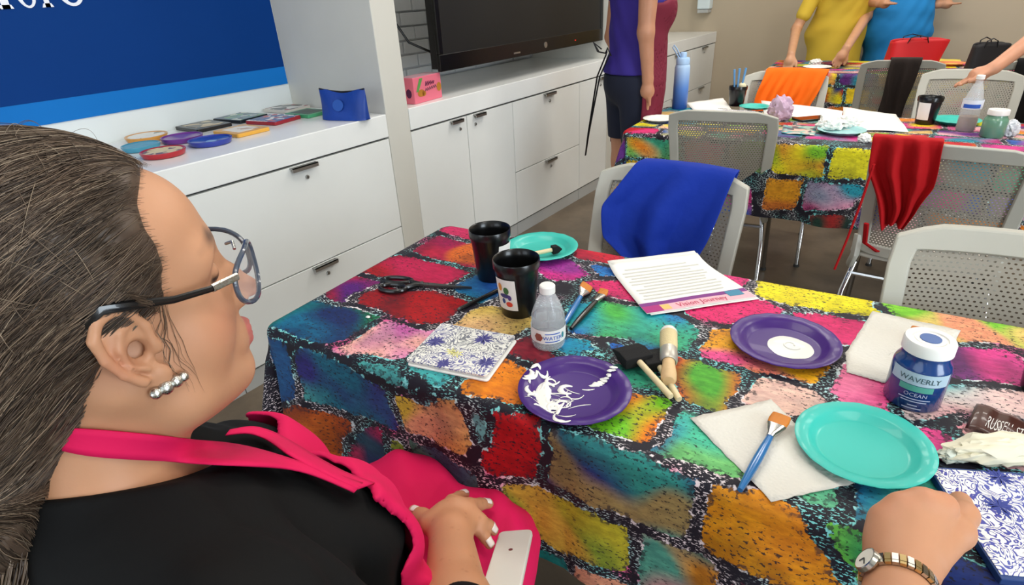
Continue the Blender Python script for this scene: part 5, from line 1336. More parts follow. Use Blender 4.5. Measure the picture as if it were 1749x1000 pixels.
for a_, b_ in HAND_TIPS:
    a, b = onz(*a_), onz(*b_); d = (b-a)/np.linalg.norm(b-a); s = np.cross(d, (0, 0, 1)); s /= np.linalg.norm(s); u = np.cross(s, d)
    P = np.zeros((7, 7, 3)); m0 = (a+b)/2
    for i in range(7):
        for j in range(7):
            x, y = -1+i/3, -1+j/3; P[i, j] = m0+d*x*.0062+s*y*.0048*(1-.25*max(0, x)**2)+u*(.0062-.0028*y*y-.001*x)
    MB().grid(project(f_hand_r, P.reshape(-1, 3), .0006, 5).reshape(7, 7, 3)).build('nail', M_nail, woman, smooth=True, solid=.0006, angle=180)

# --- hair: a combed-back mass with strands over it
yh_z = [-.2, -.06, -.03, 0, .03, .06, .085, .105, .125, .15]; yh_y = [-.04, -.03, -.008, .014, .042, .050, .048, .046, .052, .075]
def f_hair0(P):
    q = to_loc(P); x, y, z = q.T
    d = ell(q, (0, -.020, .060), (.087, .108, .107))
    d = smin(d, ell(q, (0, -.075, .0), (.075, .065, .085)), .03)
    d = smin(d, chain(q, [(0, -.085, -.03), (.015, -.115, -.085), (.03, -.12, -.13)], [.06, .045, .034], .02), .03)
    return d
def f_hair(P):
    q = to_loc(P); x, y, z = q.T; d = f_hair0(P)
    rp = .0010*np.sin(z*120+10*np.sin(y*22)+9*x)+.0006*np.sin(z*300-y*50+x*50)
    d = d+rp
    lim = np.interp(z, yh_z, yh_y)+.022*np.clip(1-np.abs(x)/.06, 0, 1)
    d = smax(d, (y-lim)*.8, .012)
    d = smax(d, -ell(np.stack([np.abs(x), y, z], 1), (.088, .005, -.002), (.034, .0255, .041), rotm(R(9), 0, 0)), .008)
    d = smax(d, (np.interp(y, [-.2, -.07, -.04, -.02, .02], [-.2, -.17, -.12, -.09, -.05])-z)*.8, .01)
    return d*.85
hv, hq = nets(f_hair, H0+np.array([-.16, -.24, -.2]), H0+np.array([.16, .16, .18]), .0026)
HC = [np.array(lin(c)) for c in ((70, 56, 46), (92, 75, 61), (117, 99, 82), (148, 130, 110), (52, 42, 35))]
rs = np.random.RandomState(7)
SV = [hv]; SQ = [hq]; SC_ = []
ql = to_loc(hv); nz = .5+.5*np.sin(ql[:, 2]*170+14*np.sin(ql[:, 1]*20)+8*ql[:, 0]); SC_.append(HC[0]*(1-nz[:, None]*.6)+HC[1]*nz[:, None]*.6)
kk = len(hv)
def add_strands(paths, rad, cols):
    """paths (n, m, 3) -> thin three-sided tapering tubes"""
    global kk
    n, m_, _ = paths.shape; T = np.gradient(paths, axis=1); T /= np.linalg.norm(T, axis=2)[..., None]+1e-9
    ref = np.array([.3, .2, .93]); s = np.cross(T, ref); s /= np.linalg.norm(s, axis=2)[..., None]+1e-9; u = np.cross(s, T)
    tp = np.sin(np.linspace(.12, PI-.05, m_))**.5
    ring = [paths+(math.cos(a)*s+math.sin(a)*u)*(rad[:, None]*tp[None])[..., None] for a in (0, 2.094, 4.189)]
    V = np.stack(ring, 2).reshape(-1, 3); I = np.arange(n*m_*3).reshape(n, m_, 3)+kk; Q = []
    for k in range(3):
        k2 = (k+1) % 3; Q.append(np.stack([I[:, :-1, k], I[:, :-1, k2], I[:, 1:, k2], I[:, 1:, k]], -1).reshape(-1, 4))
    SV.append(V); SQ.append(np.concatenate(Q)); SC_.append(np.repeat(cols, m_*3, axis=0)); kk += len(V)
# roots spread over the visible cap, combed towards the tie at the nape
N_ = 9000; qr = to_loc(hv); okr = np.where((np.abs(f_hair0(hv)) < .004) & (qr[:, 1] < np.interp(qr[:, 2], yh_z, yh_y)+.022*np.clip(1-np.abs(qr[:, 0])/.06, 0, 1)-.003))[0]; idx = okr[rs.randint(0, len(okr), N_)]; p = hv[idx].copy(); paths = [p]
G1 = to_w((.02, -.135, -.075))
ph = rs.uniform(0, 6.28, N_); amp = rs.uniform(0, .0022, N_)
for st in range(13):
    g = grad(f_hair0, p); w_ = G1-p; dist = np.linalg.norm(w_, axis=1); w_ /= dist[:, None]; w_ += np.array([0, -.9, .12])*np.clip(dist-.08, 0, .2)[:, None]*6
    w_ = w_-(w_*g).sum(1)[:, None]*g; w_ /= np.linalg.norm(w_, axis=1)[:, None]+1e-9
    sd_ = np.cross(w_, g); p = p+w_*.0068+sd_*(amp*np.sin(ph+st*.7))[:, None]; p = project(f_hair0, p, .0012, 2); paths.append(p)
paths = np.stack(paths, 1); offs = rs.uniform(-.0010, .0016, N_); gg = grad(f_hair0, paths.reshape(-1, 3)).reshape(paths.shape)
paths = paths+gg*offs[:, None, None]
tn = rs.choice(5, N_, p=[.30, .32, .20, .08, .10]); rq = to_loc(hv[idx]); band = 1+.28*np.sin(rq[:, 2]*95+7*np.sin(rq[:, 1]*25+1)+12*rq[:, 0])+.18*np.sin(rq[:, 2]*240+rq[:, 1]*40); cols = np.stack([HC[i] for i in tn])*(rs.uniform(.8, 1.2, N_)*band)[:, None]
add_strands(paths, rs.uniform(.00018, .00055, N_), cols)
# ponytail falling down the back
def pony(n, spread, seed, pts, rad):
    r_ = np.random.RandomState(seed); C_ = np.array(pts); m_ = 18; tt = np.linspace(0, len(C_)-1, m_); base = np.stack([np.interp(tt, np.arange(len(C_)), C_[:, i]) for i in range(3)], 1)
    for _ in range(3): base[1:-1] = (base[:-2]+base[1:-1]*2+base[2:])/4
    o = r_.normal(0, 1, (n, 3)); o /= np.linalg.norm(o, axis=1)[:, None]; o *= r_.uniform(.2, 1, n)[:, None]**.5
    f = np.interp(np.linspace(0, 1, m_), np.linspace(0, 1, len(spread)), spread); w_ = r_.uniform(0, 6.28, n); fr = r_.uniform(3, 8, n); am = r_.uniform(.002, .008, n)
    s_ = np.linspace(0, 1, m_)
    P = base[None]+o[:, None]*f[None, :, None]; P = P+np.stack([am[:, None]*np.sin(w_[:, None]+fr[:, None]*s_[None]), am[:, None]*np.cos(w_[:, None]*1.3+fr[:, None]*s_[None]), 0*P[..., 2]], -1)*s_[None, :, None]
    tn_ = r_.choice(5, n, p=[.2, .3, .28, .14, .08]); add_strands(P, r_.uniform(.0005, .0013, n)*rad, np.stack([HC[i] for i in tn_])*r_.uniform(.8, 1.2, n)[:, None])
def pd(x, y, d): return EYE+ray(x, y)*d
PONY = [to_w((.02, -.12, -.05)), pd(-20, 760, .49), pd(0, 840, .47), pd(15, 920, .455), pd(0, 1010, .45), pd(-25, 1100, .44)]
pony(1500, [.03, .034, .036, .036, .032, .012], 5, PONY, 1.)
pony(60, [.035, .045, .055, .06, .06, .05], 6, PONY, .35)
# fly-away hairs
NF = 300; okf = okr[(qr[okr, 1] < np.interp(qr[okr, 2], yh_z, yh_y)-.045) & (qr[okr, 2] > .03)]; idx = okf[rs.randint(0, len(okf), NF)]; fo_ = rs.uniform(.002, .012, NF); p = hv[idx].copy(); fp = [p]; vdir = None
g = grad(f_hair0, p); dr = np.cross(g, rs.normal(0, 1, (NF, 3))); dr = dr/np.linalg.norm(dr, axis=1)[:, None]+np.array([0, -.7, 0])
for st in range(11):
    dr = dr-(dr*g).sum(1)[:, None]*g*.6; p = project(f_hair0, p+dr*.0045, fo_*math.sin(PI*(st+1)/12), 2); g = grad(f_hair0, p); fp.append(p)
add_strands(np.stack(fp, 1), rs.uniform(.00015, .0003, NF), np.stack([HC[i] for i in rs.choice(4, NF)]))
# wisps in front of the ear
for k in range(12):
    a = np.array([.078, .034+.012*rs.rand(), .030+.01*rs.rand()]); b = np.array([.081, .030+.014*rs.rand(), -.02-.045*rs.rand()]); s_ = np.linspace(0, 1, 12)[:, None]
    pp = to_w(a*(1-s_)+b*s_+np.array([.004, 0, 0])*np.sin(PI*s_)+np.array([0, .0025, 0])*np.sin(rs.uniform(2, 4)*s_+rs.rand()*6))
    pp = project(f_head, pp, .0012, 3); add_strands(pp[None], np.array([rs.uniform(.00015, .0003)]), HC[rs.choice(3)][None])
edge_ = okr[(np.interp(qr[okr, 2], yh_z, yh_y)+.022*np.clip(1-np.abs(qr[okr, 0])/.06, 0, 1)-.003-qr[okr, 1]) < .007]; edge_ = edge_[qr[edge_, 2] > .012]
NB = 800; p = hv[edge_[rs.randint(0, len(edge_), NB)]].copy(); L0 = rs.uniform(.3, 1, NB)
bp_ = [project(f_head, p, .0015, 3)]; fwd = to_w((0, 1, 0))-to_w((0, 0, 0))
for st in range(9):
    q_ = bp_[-1]; g = grad(f_head, q_); w_ = -fwd[None]+np.array([0, 0, .15]); w_ = w_-(w_*g).sum(1)[:, None]*g; w_ /= np.linalg.norm(w_, axis=1)[:, None]; bp_.append(project(f_head, q_+w_*.004, .0016+st*.0011, 2))
bp_ = np.stack(bp_, 1); bp_ = bp_+(fwd*.9+np.array([0, 0, .05]))[None, None]*(L0*.007)[:, None, None]
sh_ = bp_.shape; bp_ = np.maximum(0, 1)*bp_; ff = f_head(bp_.reshape(-1, 3)); bp_ = project(f_head, bp_.reshape(-1, 3), np.maximum(ff, .0008), 2).reshape(sh_)
add_strands(bp_, rs.uniform(.00012, .0003, NB), np.stack([HC[i] for i in rs.choice(3, NB)]))
M_hair = mat('brown_hair', (96, 78, 62), .42, spec=.4, attr='tone')
hair = npmesh('hair', np.concatenate(SV), np.concatenate(SQ), M_hair, woman, {'tone': np.concatenate(SC_)})
hair['label'] = 'brown hair with ash highlights combed back into a low ponytail'

# --- black top
nk_px = [(102, 868), (180, 838), (270, 806), (350, 800), (420, 812)]
f_sk = lambda P: np.minimum(f_head(P), f_torso(P))
nk = march(f_sk, nk_px)
A_ = np.c_[np.ones(len(nk)), nk[:, 1], (nk[:, 0]-BX)]; cf = np.linalg.lstsq(A_, nk[:, 2], rcond=None)[0]
def neckline(P): return cf[0]+cf[1]*P[:, 1]+cf[2]*np.abs(P[:, 0]-BX)
def f_skin_under(P): return smin(f_head(P), f_torso(P), .02)
def f_top(P):
    wr = .0034*np.sin(P[:, 0]*46+P[:, 2]*60+5*np.sin(P[:, 1]*17))*np.sin(P[:, 1]*31+P[:, 2]*22)+.0022*np.sin(P[:, 2]*95+P[:, 0]*40+4*np.sin(P[:, 1]*25))
    d = smin(smin(f_head(P), f_torso(P), .02)-.006, f_sleeve(P)-.004, .035)+wr*.8
    d = smax(d, P[:, 2]-neckline(P), .003)
    d = smax(d, .50-P[:, 2], .004)
    return d
tv_, tq_ = nets(f_top, (BX-.30, -.13, .48), (BX+.41, .36, 1.02), .0042)
npmesh('black_top', tv_, tq_, mat('black_knit', (9, 9, 10), .8, spec=.25, bump=(60, .25, .003)), woman)
# dark trousers and shoes
lv_, lq_ = nets(lambda P: smin(f_legs(P), ell(P, (BX, .045, .53), (.20, .165, .09)), .04)-.006, (BX-.26, -.16, .05), (BX+.26, .58, .68), .008)
npmesh('trousers', lv_, lq_, mat('dark_trousers', (30, 32, 40), .8), woman)
for s in (-1, 1):
    sv_, sq_ = nets(lambda P: smax(smin(cap(P, (BX+s*.105, .43, .05), (BX+s*.105, .60, .035), .045, .034), cap(P, (BX+s*.105, .455, .05), (BX+s*.105, .46, .11), .042, .044), .02), .0-P[:, 2], .004), (BX+s*.105-.07, .36, -.01), (BX+s*.105+.07, .66, .17), .007)
    npmesh('shoe', sv_, sq_, mat('shoe_black', (22, 22, 22), .5), woman)
# --- pink apron: bib, lap and neck straps
M_pink = mat('pink_apron', (216, 20, 84), .75, spec=.3, bump=(45, .3, .003))
def f_lapbody(P):
    a = m2(P); d = smin(f_top(P), f_legs(P)-.008, .02)
    lap = cap(P, (BX, .10, .515), (BX, .45, .515), .090, .074); return smin(d, lap, .05)
def f_apron(P):
    fb = f_lapbody(P); wr = .004*np.sin(P[:, 0]*52+P[:, 1]*30+7*np.sin(P[:, 1]*11))*np.clip((P[:, 1]-.2)/.1, 0, 1)+.003*np.abs(np.sin(P[:, 1]*34+P[:, 0]*28+3*np.sin(P[:, 0]*15)))
    d = np.abs(fb-.008-wr)-.0040
    ax = P[:, 0]-BX; half = np.interp(P[:, 2], [.55, .62, .68, .76, .82, .86], [.24, .21, .190, .165, .135, .120])
    d = smax(d, np.abs(ax)-half, .004); d = smax(d, .13-P[:, 1], .004); d = smax(d, P[:, 2]-.84, .004)
    d = smax(d, .47-P[:, 2], .004); return d
av, aq = nets(f_apron, (BX-.28, .10, .45), (BX+.28, .57, .86), .0036)
apron = npmesh('apron', av, aq, M_pink, woman); apron['label'] = 'hot pink apron bib and lap'
f_all = lambda P: np.minimum(np.minimum(f_top(P), f_head(P)), f_lapbody(P)-.010)
def strap(up_px, lo_px, off=.004, nm='neck_strap', m_=5):
    def dense(px, n=40):
        px = np.array(px, float); t_ = np.r_[0, np.cumsum(np.linalg.norm(np.diff(px, axis=0), axis=1))]; s_ = np.linspace(0, t_[-1], n); return np.c_[np.interp(s_, t_, px[:, 0]), np.interp(s_, t_, px[:, 1])]
    U, L_ = dense(up_px), dense(lo_px); P = []
    for j in range(m_): P.append(march(f_all, U*(1-j/(m_-1))+L_*j/(m_-1), off=off))
    P = np.stack(P, 1)
    for _ in range(6): P[1:-1] = (P[:-2]+2*P[1:-1]+P[2:])/4
    P = np.maximum(1, 1)*P
    MB().grid(P).build(nm, M_pink, apron, smooth=True, solid=.0018, angle=180)
strap([(60, 728), (102, 731), (186, 736), (273, 745), (360, 754), (420, 761), (500, 785), (560, 806), (620, 826)], [(50, 752), (72, 760), (120, 775), (168, 782), (255, 787), (360, 793), (435, 797), (500, 800), (552, 818), (605, 842)])
strap([(392, 735), (432, 727), (468, 738), (500, 756), (542, 782), (590, 808), (640, 826)], [(385, 744), (425, 739), (455, 750), (490, 776), (525, 796), (570, 818), (612, 836)])
# --- eyeglasses
gl = bpy.data.objects.new('eyeglasses', None); COL.objects.link(gl); gl.parent = woman; gl['label'] = 'black and silver eyeglasses'
M_fr = mat('glasses_grey', (70, 78, 92), .2, coat=.6); M_tem = mat('glasses_black', (14, 14, 16), .25, coat=.5); M_silv = mat('glasses_silver', (205, 205, 200), .25, metal=1., bump=(500, .6, .001))
for s in (-1, 1):
    lp = []
    for k in range(32):
        a = 2*PI*k/32; ca, sa = math.cos(a), math.sin(a)
        xx = .034+.029*abs(ca)**.75*(1 if ca > 0 else -1); zz = .014+.0250*abs(sa)**.8*(1 if sa > 0 else -1); yy = .119-.014*((xx-.034)/.029)-.012*max(0, (xx-.034)/.029)**2
        lp.append(to_w((s*xx, yy, zz)))
    MB().tube(lp, .0024, 8, closed=True).build('rim', M_fr, gl, smooth=True)
    c_ = np.mean(lp, 0); MB().add([c_]+lp, [(0, 1+i, 1+(i+1) % 32) for i in range(32)]).build('lens', mat('lens_glass', (236, 242, 250), .03, alpha=.16), gl, smooth=True)
    h0 = to_w((s*.0645, .096, .026)); h1 = to_w((s*.0735, .072, .027)); h2 = to_w((s*.0785, .042, .031)); h3 = to_w((s*.0845, .014, .041)); h4 = to_w((s*.0865, -.004, .046)); h5 = to_w((s*.0850, -.014, .040)); h6 = to_w((s*.081, -.021, .028))
    MB().tube([h0, h1*.6+h0*.4, h1], .0026, 8, flat=1.4).build('hinge_link', M_silv, gl, smooth=True)
    MB().tube([h1, h2, h3, h4, h5, h6], [.0022, .0024, .003, .0036, .0036, .003], 8, flat=1.3).build('temple', M_tem, gl, smooth=True)
MB().tube([to_w((-.010, .117, .03)), to_w((0, .120, .034)), to_w((.010, .117, .03))], .0015, 8).build('bridge', M_silv, gl, smooth=True)
# --- earrings
for s in (-1, 1):
    er = bpy.data.objects.new('earring', None); COL.objects.link(er); er.parent = woman; er['label'] = 'silver textured ball earring'
    for k, (da, r_) in enumerate(((-.0105, .0048), (-.002, .0060), (.007, .0055), (.0135, .0045))):
        bm = bmesh.new(); bmesh.ops.create_icosphere(bm, subdivisions=3, radius=r_)
        for v in bm.verts: v.co *= 1+.10*mnoise.noise(v.co*520)
        me = bpy.data.meshes.new('bead'); bm.to_mesh(me); bm.free(); o = link('bead', me, M_silv, er, True); o.location = to_w(earp(.004+da, -.041, .006, s))
# white telephone lying on the lap beside the cloth
pA, pB = onz(882, 910, .602), onz(856, 1010, .655); dd = pB-pA; L_ = .145; ux = dd/np.linalg.norm(dd)
ph_ = thing('smartphone', 'white smartphone lying on the pink lap beside the hanging cloth', 'phone')
zz_ = np.cross(ux, np.array([.55, .2, 0])); zz_ = np.cross(np.array([.75, .35, .15]), ux); zz_ /= np.linalg.norm(zz_); zz_ = zz_*(1 if zz_[2] > 0 else -1); yy_ = np.cross(zz_, ux)
Mx = Matrix(((ux[0], yy_[0], zz_[0], pA[0]), (ux[1], yy_[1], zz_[1], pA[1]), (ux[2], yy_[2], zz_[2], pA[2]), (0, 0, 0, 1))); ph_.matrix_world = Mx
MB().prism(rrect(L_, .050, .009, 5, L_/2, 0), -.004, .004).build('case', mat('phone_white', (222, 220, 212), .3, coat=.3), ph_, bevel=.002)
MB().lathe([(0, .0046), (.003, .0046), (.003, .004)], 14, (.055, .0, 0)).build('emblem', M_silv, ph_)
chair('grey stacking chair under the seated woman in the pink apron', 0, 0, 0)
ch = [o for o in bpy.data.objects if o.get('label') == 'grey stacking chair under the seated woman in the pink apron'][0]
ch.location = (BX, .045, 0); ch.rotation_euler = (0, 0, PI)
# ------------------------------------------------------------------ the photographer's left hand, resting on the cloth
HW = onz(1533, 990, .782); ELB2 = HW+np.array([.02, -.235, .03]); SHO2 = ELB2+np.array([.12, -.16, .22])
g_ = lambda x, y, z: onz(x, y, z)
KN = [g_(1608, 866, .812), g_(1576, 860, .818), g_(1540, 868, .813), g_(1512, 886, .803)]
def f_fist(P):
    d = chain(P, [SHO2, ELB2, ELB2*.45+HW*.55, HW], [.052, .043, .040, .0275], .02)
    d = np.where(True, d, d)
    pc = (KN[0]+KN[3])/2*.55+HW*.45
    for k, q in enumerate(KN): d = smin(d, cap(P, HW+(q-HW)*.12, q, .0235, .0142), .012)
    d = smin(d, chain(P, KN, [.0125, .0130, .0122, .0112], .008), .008)
    d = smin(d, ell(P, pc-np.array([0, 0, .012]), (.032, .036, .022), rotm(0, 0, YAW)), .02)
    fw_ = (KN[1]-HW); fw_[2] = 0; fw_ /= np.linalg.norm(fw_)
    for k, q in enumerate(KN):
        p1_ = q+fw_*.020+np.array([0, 0, -.020]); p2_ = q+fw_*.006+np.array([0, 0, -.044]); p3_ = q-fw_*.014+np.array([0, 0, -.046])
        d = smin(d, chain(P, [q, p1_, p2_, p3_], [.0128-.0006*k, .0122-.0006*k, .0108, .0095], .004), .004)
    tb = [HW+(KN[0]-HW)*.30+RT*.016, g_(1634, 910, .792), g_(1646, 880, .788), g_(1640, 858, .780)]
    d = smin(d, chain(P, tb, [.019, .0155, .0130, .0115], .008), .0055)
    return d
pts = [SHO2, ELB2, HW]+KN+[g_(1641, 876, .786)]
v_, q_ = nets(f_fist, np.min(pts, 0)-.07, np.max(pts, 0)+.07, .0024)
tn_ = np.tile(np.array(lin((190, 136, 102))), (len(v_), 1))
kd = np.min([np.linalg.norm(v_-(k_+np.array([0, 0, .012])), axis=1) for k_ in KN], axis=0); w_ = np.clip(1-kd/.02, 0, 1)[:, None]*.4
tn_ = tn_*(1-w_)+np.array(lin((204, 134, 104)))*w_
pho = npmesh('person', v_, q_, M_skin, None, {'tone': tn_}); tag(pho, 'bare left forearm and closed hand resting on the cloth at the bottom right', 'person')
sv_, sq_ = nets(lambda P: smax(smin(cap(P, SHO2+(SHO2-ELB2)*.05, ELB2, .068, .058), cap(P, ELB2, ELB2*.85+HW*.15, .058, .054), .02), (P-(ELB2*.9+HW*.1))@((HW-ELB2)/np.linalg.norm(HW-ELB2)), .004)-.002+.002*np.sin(P[:, 2]*70+P[:, 0]*40), np.min([SHO2, ELB2], 0)-.1, np.max([SHO2, ELB2], 0)+.1, .005)
npmesh('sleeve', sv_, sq_, mat('navy_sleeve', (30, 38, 66), .8), pho)
wt = thing('wristwatch', 'steel expansion-band wristwatch on the wrist at the bottom right', 'watch'); M_sl = mat('watch_steel', (196, 192, 182), .22, metal=1.); M_gd = mat('watch_gold', (206, 182, 130), .25, metal=1.)
ax = (ELB2-HW); ax /= np.linalg.norm(ax); wc = HW+ax*.012; sd_ = np.cross(ax, (0, 0, 1)); sd_ /= np.linalg.norm(sd_); up_ = np.cross(sd_, ax)
NL = 34
ringp = project(f_fist, np.array([wc+(math.cos(2*PI*k/NL)*sd_+math.sin(2*PI*k/NL)*up_)*.036 for k in range(NL)]), .0022, 8)
for k in range(NL):
    p = ringp[k]; tg = ringp[(k+1) % NL]-ringp[k-1]; tg /= np.linalg.norm(tg); nn = np.cross(tg, ax)
    ln = np.linalg.norm(ringp[(k+1) % NL]-ringp[k])*.86
    M_ = Matrix(((tg[0], ax[0], nn[0], p[0]), (tg[1], ax[1], nn[1], p[1]), (tg[2], ax[2], nn[2], p[2]), (0, 0, 0, 1)))
    MB().box(-ln/2, ln/2, -.0065, -.003, -.0016, .0016).box(-ln/2, ln/2, .003, .0065, -.0016, .0016).box(-ln/2, ln/2, -.0028, .0028, -.0020, .0020).xf(M_).build('link', M_sl if k % 2 else M_gd, wt)
# dial on the left side of the wrist
best = max(range(NL), key=lambda k: -(ringp[k]@RT)+.5*ringp[k][2]); p = ringp[best]; tg = ringp[(best+1) % NL]-ringp[best-1]; tg /= np.linalg.norm(tg); nn = np.cross(tg, ax); nn = nn if nn@(p-wc) > 0 else -nn; tg = np.cross(ax, nn)
M_ = Matrix(((tg[0], ax[0], nn[0], p[0]), (tg[1], ax[1], nn[1], p[1]), (tg[2], ax[2], nn[2], p[2]), (0, 0, 0, 1)))
MB().lathe([(0, 0), (.0125, 0), (.0135, .002), (.0125, .006), (.0115, .0066)], 28).xf(M_).build('case', M_sl, wt, smooth=True, angle=40)
MB().lathe([(0, .0058), (.0116, .0062)], 28).xf(M_).build('dial', mat('watch_dial', (226, 222, 206), .3), wt)
MB().box(-.0006, .0006, 0, .008, .0063, .0067).box(0, .006, -.0006, .0006, .0063, .0067).xf(M_).build('hands', M_dark, wt)

# ------------------------------------------------------------------ standing people
def figure(label, base, yaw, arms, shirt, sleeve=.5, legs='trousers', legcol=None, leg_to=.05, hair=(70, 52, 40), lean=0., skin=(205, 150, 116), apron=None, dress=None, sc=1., res=.008, torso_r=1., hem=.80):
    cy, sy = math.cos(yaw), math.sin(yaw)
    def W(p): p = np.asarray(p, float)*sc; return np.array([base[0]+cy*p[0]-sy*p[1], base[1]+sy*p[0]+cy*p[1], p[2]])
    def ln(p):
        p = np.array(p, float); 
        if p[2] > .9: p[1] += (p[2]-.9)*lean
        return p
    def loc(P): d = P-np.array([base[0], base[1], 0]); return np.stack([cy*d[:, 0]+sy*d[:, 1], -sy*d[:, 0]+cy*d[:, 1], d[:, 2]], 1)/sc
    hd = ln((0, .02, 1.545)); A = {s: [np.array(q, float) for q in arms[s]] for s in (-1, 1)}
    def f_tor(q):
        q = q.copy(); q[:, 1] -= np.clip(q[:, 2]-.9, 0, 1)*lean; k = torso_r
        d = ell(q, (0, 0, 1.22), (.155*k, .105*k, .20)); d = smin(d, ell(q, (0, .01, 1.02), (.150*k, .115*k, .16)), .06); d = smin(d, ell(q, (0, -.01, .89), (.172*k, .125*k, .13)), .06)
        d = smin(d, cap(np.abs(q)*[1, 0, 0]+q*[0, 1, 1], (.05, 0, 1.37), (.155, 0, 1.345), .055, .058), .04)
        return smin(d, ell(np.abs(q)*[1, 0, 0]+q*[0, 1, 1], (.07, .075, 1.21), (.07, .06, .065)), .04)
    def f_leg(q, g=0.):
        a = np.abs(q)*[1, 0, 0]+q*[0, 1, 1]; d = chain(a, [(.085, 0, .86), (.09, .005, .47), (.09, -.01, .09)], [.085+g, .055+g, .038+g], .03); return d
    def f_foot(q):
        a = np.abs(q)*[1, 0, 0]+q*[0, 1, 1]; return smax(cap(a, (.09, -.03, .035), (.10, .14, .025), .040, .034), -q[:, 2], .004)
    def f_arm(q, s, to=1., g=0.):
        p = A[s]; d = chain(q, [p[0], p[1], p[2]], [.046+g, .036+g, .026+g], .02)
        return d
    def f_hand(q, s):
        p = A[s]; wv = p[3]-p[2]; L = np.linalg.norm(wv); wv = wv/L; sv = np.cross(wv, [0, 0, 1.] if abs(wv[2]) < .8 else [0, 1., 0]); sv /= np.linalg.norm(sv)
        d = cap(q, p[2], p[2]+wv*.06, .024, .026); d = smin(d, ell(q, p[2]+wv*.055, (.032, .032, .032)), .015)
        for k, (o, l_) in enumerate(((-.024, .13), (-.008, .145), (.008, .14), (.023, .12))): d = smin(d, cap(q, p[2]+wv*.06+sv*o, p[2]+wv*l_*.95+sv*o*1.25, .0095, .0075), .006)
        return smin(d, chain(q, [p[2]+wv*.02+sv*-.02, p[2]+wv*.06+sv*-.046, p[2]+wv*.09+sv*-.052], [.013, .011, .009], .006), .008)
    def f_headl(q):
        a = np.abs(q-[hd[0], 0, 0])*[1, 0, 0]+q*[0, 1, 1]; h_ = q-hd
        d = ell(h_, (0, -.015, .03), (.075, .095, .09)); d = smin(d, ell(h_, (0, .03, -.03), (.06, .065, .085)), .03); d = smin(d, cap(h_, (0, .085, .0), (0, .108, -.03), .009, .012), .012)
        d = smin(d, ell(h_, (0, .07, -.095), (.028, .025, .02)), .02); d = smin(d, cap(h_, (-.02, .09, -.065), (.02, .09, -.065), .007), .006)
        for s in (-1, 1):
            d = smax(d, -ell(h_, (s*.03, .1, .01), (.016, .012, .01)), .01); d = smin(d, ell(h_, (s*.076, -.01, -.015), (.008, .016, .03)), .006)
        return smin(d, cap(q, hd+np.array([0, -.02, -.06]), ln((0, 0, 1.36)), .052, .058), .03)
    def body(q):
        d = smin(f_headl(q), f_tor(q)+.006, .03); d = smin(d, f_leg(q), .03); d = smin(d, f_foot(q), .015)
        for s in (-1, 1): d = smin(d, smin(f_arm(q, s), f_hand(q, s), .01), .02)
        return d
    ext = [np.array(p) for s in (-1, 1) for p in A[s]]+[hd+.13, hd-.13]
    lo = np.minimum(np.min(ext, 0)-.18, [-.25, -.2, -.01]); hi = np.maximum(np.max(ext, 0)+.18, [.25, .3, 1.72]); hi[2] = 1.72
    def mk(f, name, mt, par, tone=None, b=None, h=res):
        a, c = (lo, hi) if b is None else b; v, q = nets(f, a, c, h); v = np.stack([base[0]+sc*(cy*v[:, 0]-sy*v[:, 1]), base[1]+sc*(sy*v[:, 0]+cy*v[:, 1]), sc*v[:, 2]], 1)
        at_ = None
        if tone:
            lv = loc(v)-hd; tc_ = np.tile(np.array(lin(tone)), (len(v), 1)); ax_ = np.abs(lv)*[1, 0, 0]+lv*[0, 1, 1]
            for c_, r_, cl_ in (((.030, .085, .010), .009, (40, 30, 26)), ((.030, .09, .030), .008, (80, 60, 48)), ((0, .095, -.065), .014, (176, 96, 90))):
                k_ = np.clip(2-2*np.linalg.norm((ax_-c_)*[.6, .6, 1.6], axis=1)/r_, 0, 1)[:, None]; tc_ = tc_*(1-k_)+np.array(lin(cl_))*k_
            at_ = {'tone': tc_}
        return npmesh(name, v, q, mt, par, at_)
    o = mk(body, 'person', M_skin, None, skin); tag(o, label, 'person')
    mk(lambda q: smax(smin(ell(q-hd, (0, -.03, .035), (.088, .105, .1)), ell(q-hd, (0, -.07, -.05), (.07, .05, .09)), .03), (q[:, 1]-hd[1])-.03-.25*(q[:, 2]-hd[2]), .01), 'hair', mat('hair_%d' % hair[0], hair, .5, bump=(120, .5)), o, b=(hd-.17, hd+.17))
    def f_shirt(q):
        d = f_tor(q)-.010+.004*np.sin(q[:, 2]*40+q[:, 0]*30)*np.sin(q[:, 0]*35+q[:, 1]*20)
        for s in (-1, 1):
            p = A[s]; e = p[0]+(p[1]-p[0])*min(sleeve*2, 1); d = smin(d, cap(q, p[0], e, .062, .054), .03)
            if sleeve > .5: d = smin(d, cap(q, p[1], p[1]+(p[2]-p[1])*(sleeve*2-1), .05, .042), .02)
        d = smax(d, (dress if dress else hem)-q[:, 2], .006) if not dress else smax(smin(d, cap(q, (0, 0, .9), (0, .0, dress), .17, .21), .06), dress-q[:, 2], .006)
        if not dress and hem < .78: d = smin(d, smax(cap(q, (0, .02, .9), (0, .03, hem), .15*torso_r, .155*torso_r), hem-q[:, 2], .006), .05)
        return smax(d, q[:, 2]-1.40+.3*q[:, 1], .006)
    mk(f_shirt, 'shirt' if not dress else 'dress', shirt, o)
    if legs: mk(lambda q: smax(smax(smin(f_leg(q, .014), f_tor(q)-.005, .03), leg_to-q[:, 2], .005), q[:, 2]-.93, .005), legs, legcol, o, b=((-.26, -.2, leg_to-.03), (.26, .2, .96)))
    mk(lambda q: f_foot(q)-.006, 'shoes', mat('shoe_grey', (70, 68, 66), .6), o, b=((-.2, -.12, -.01), (.2, .22, .12)))
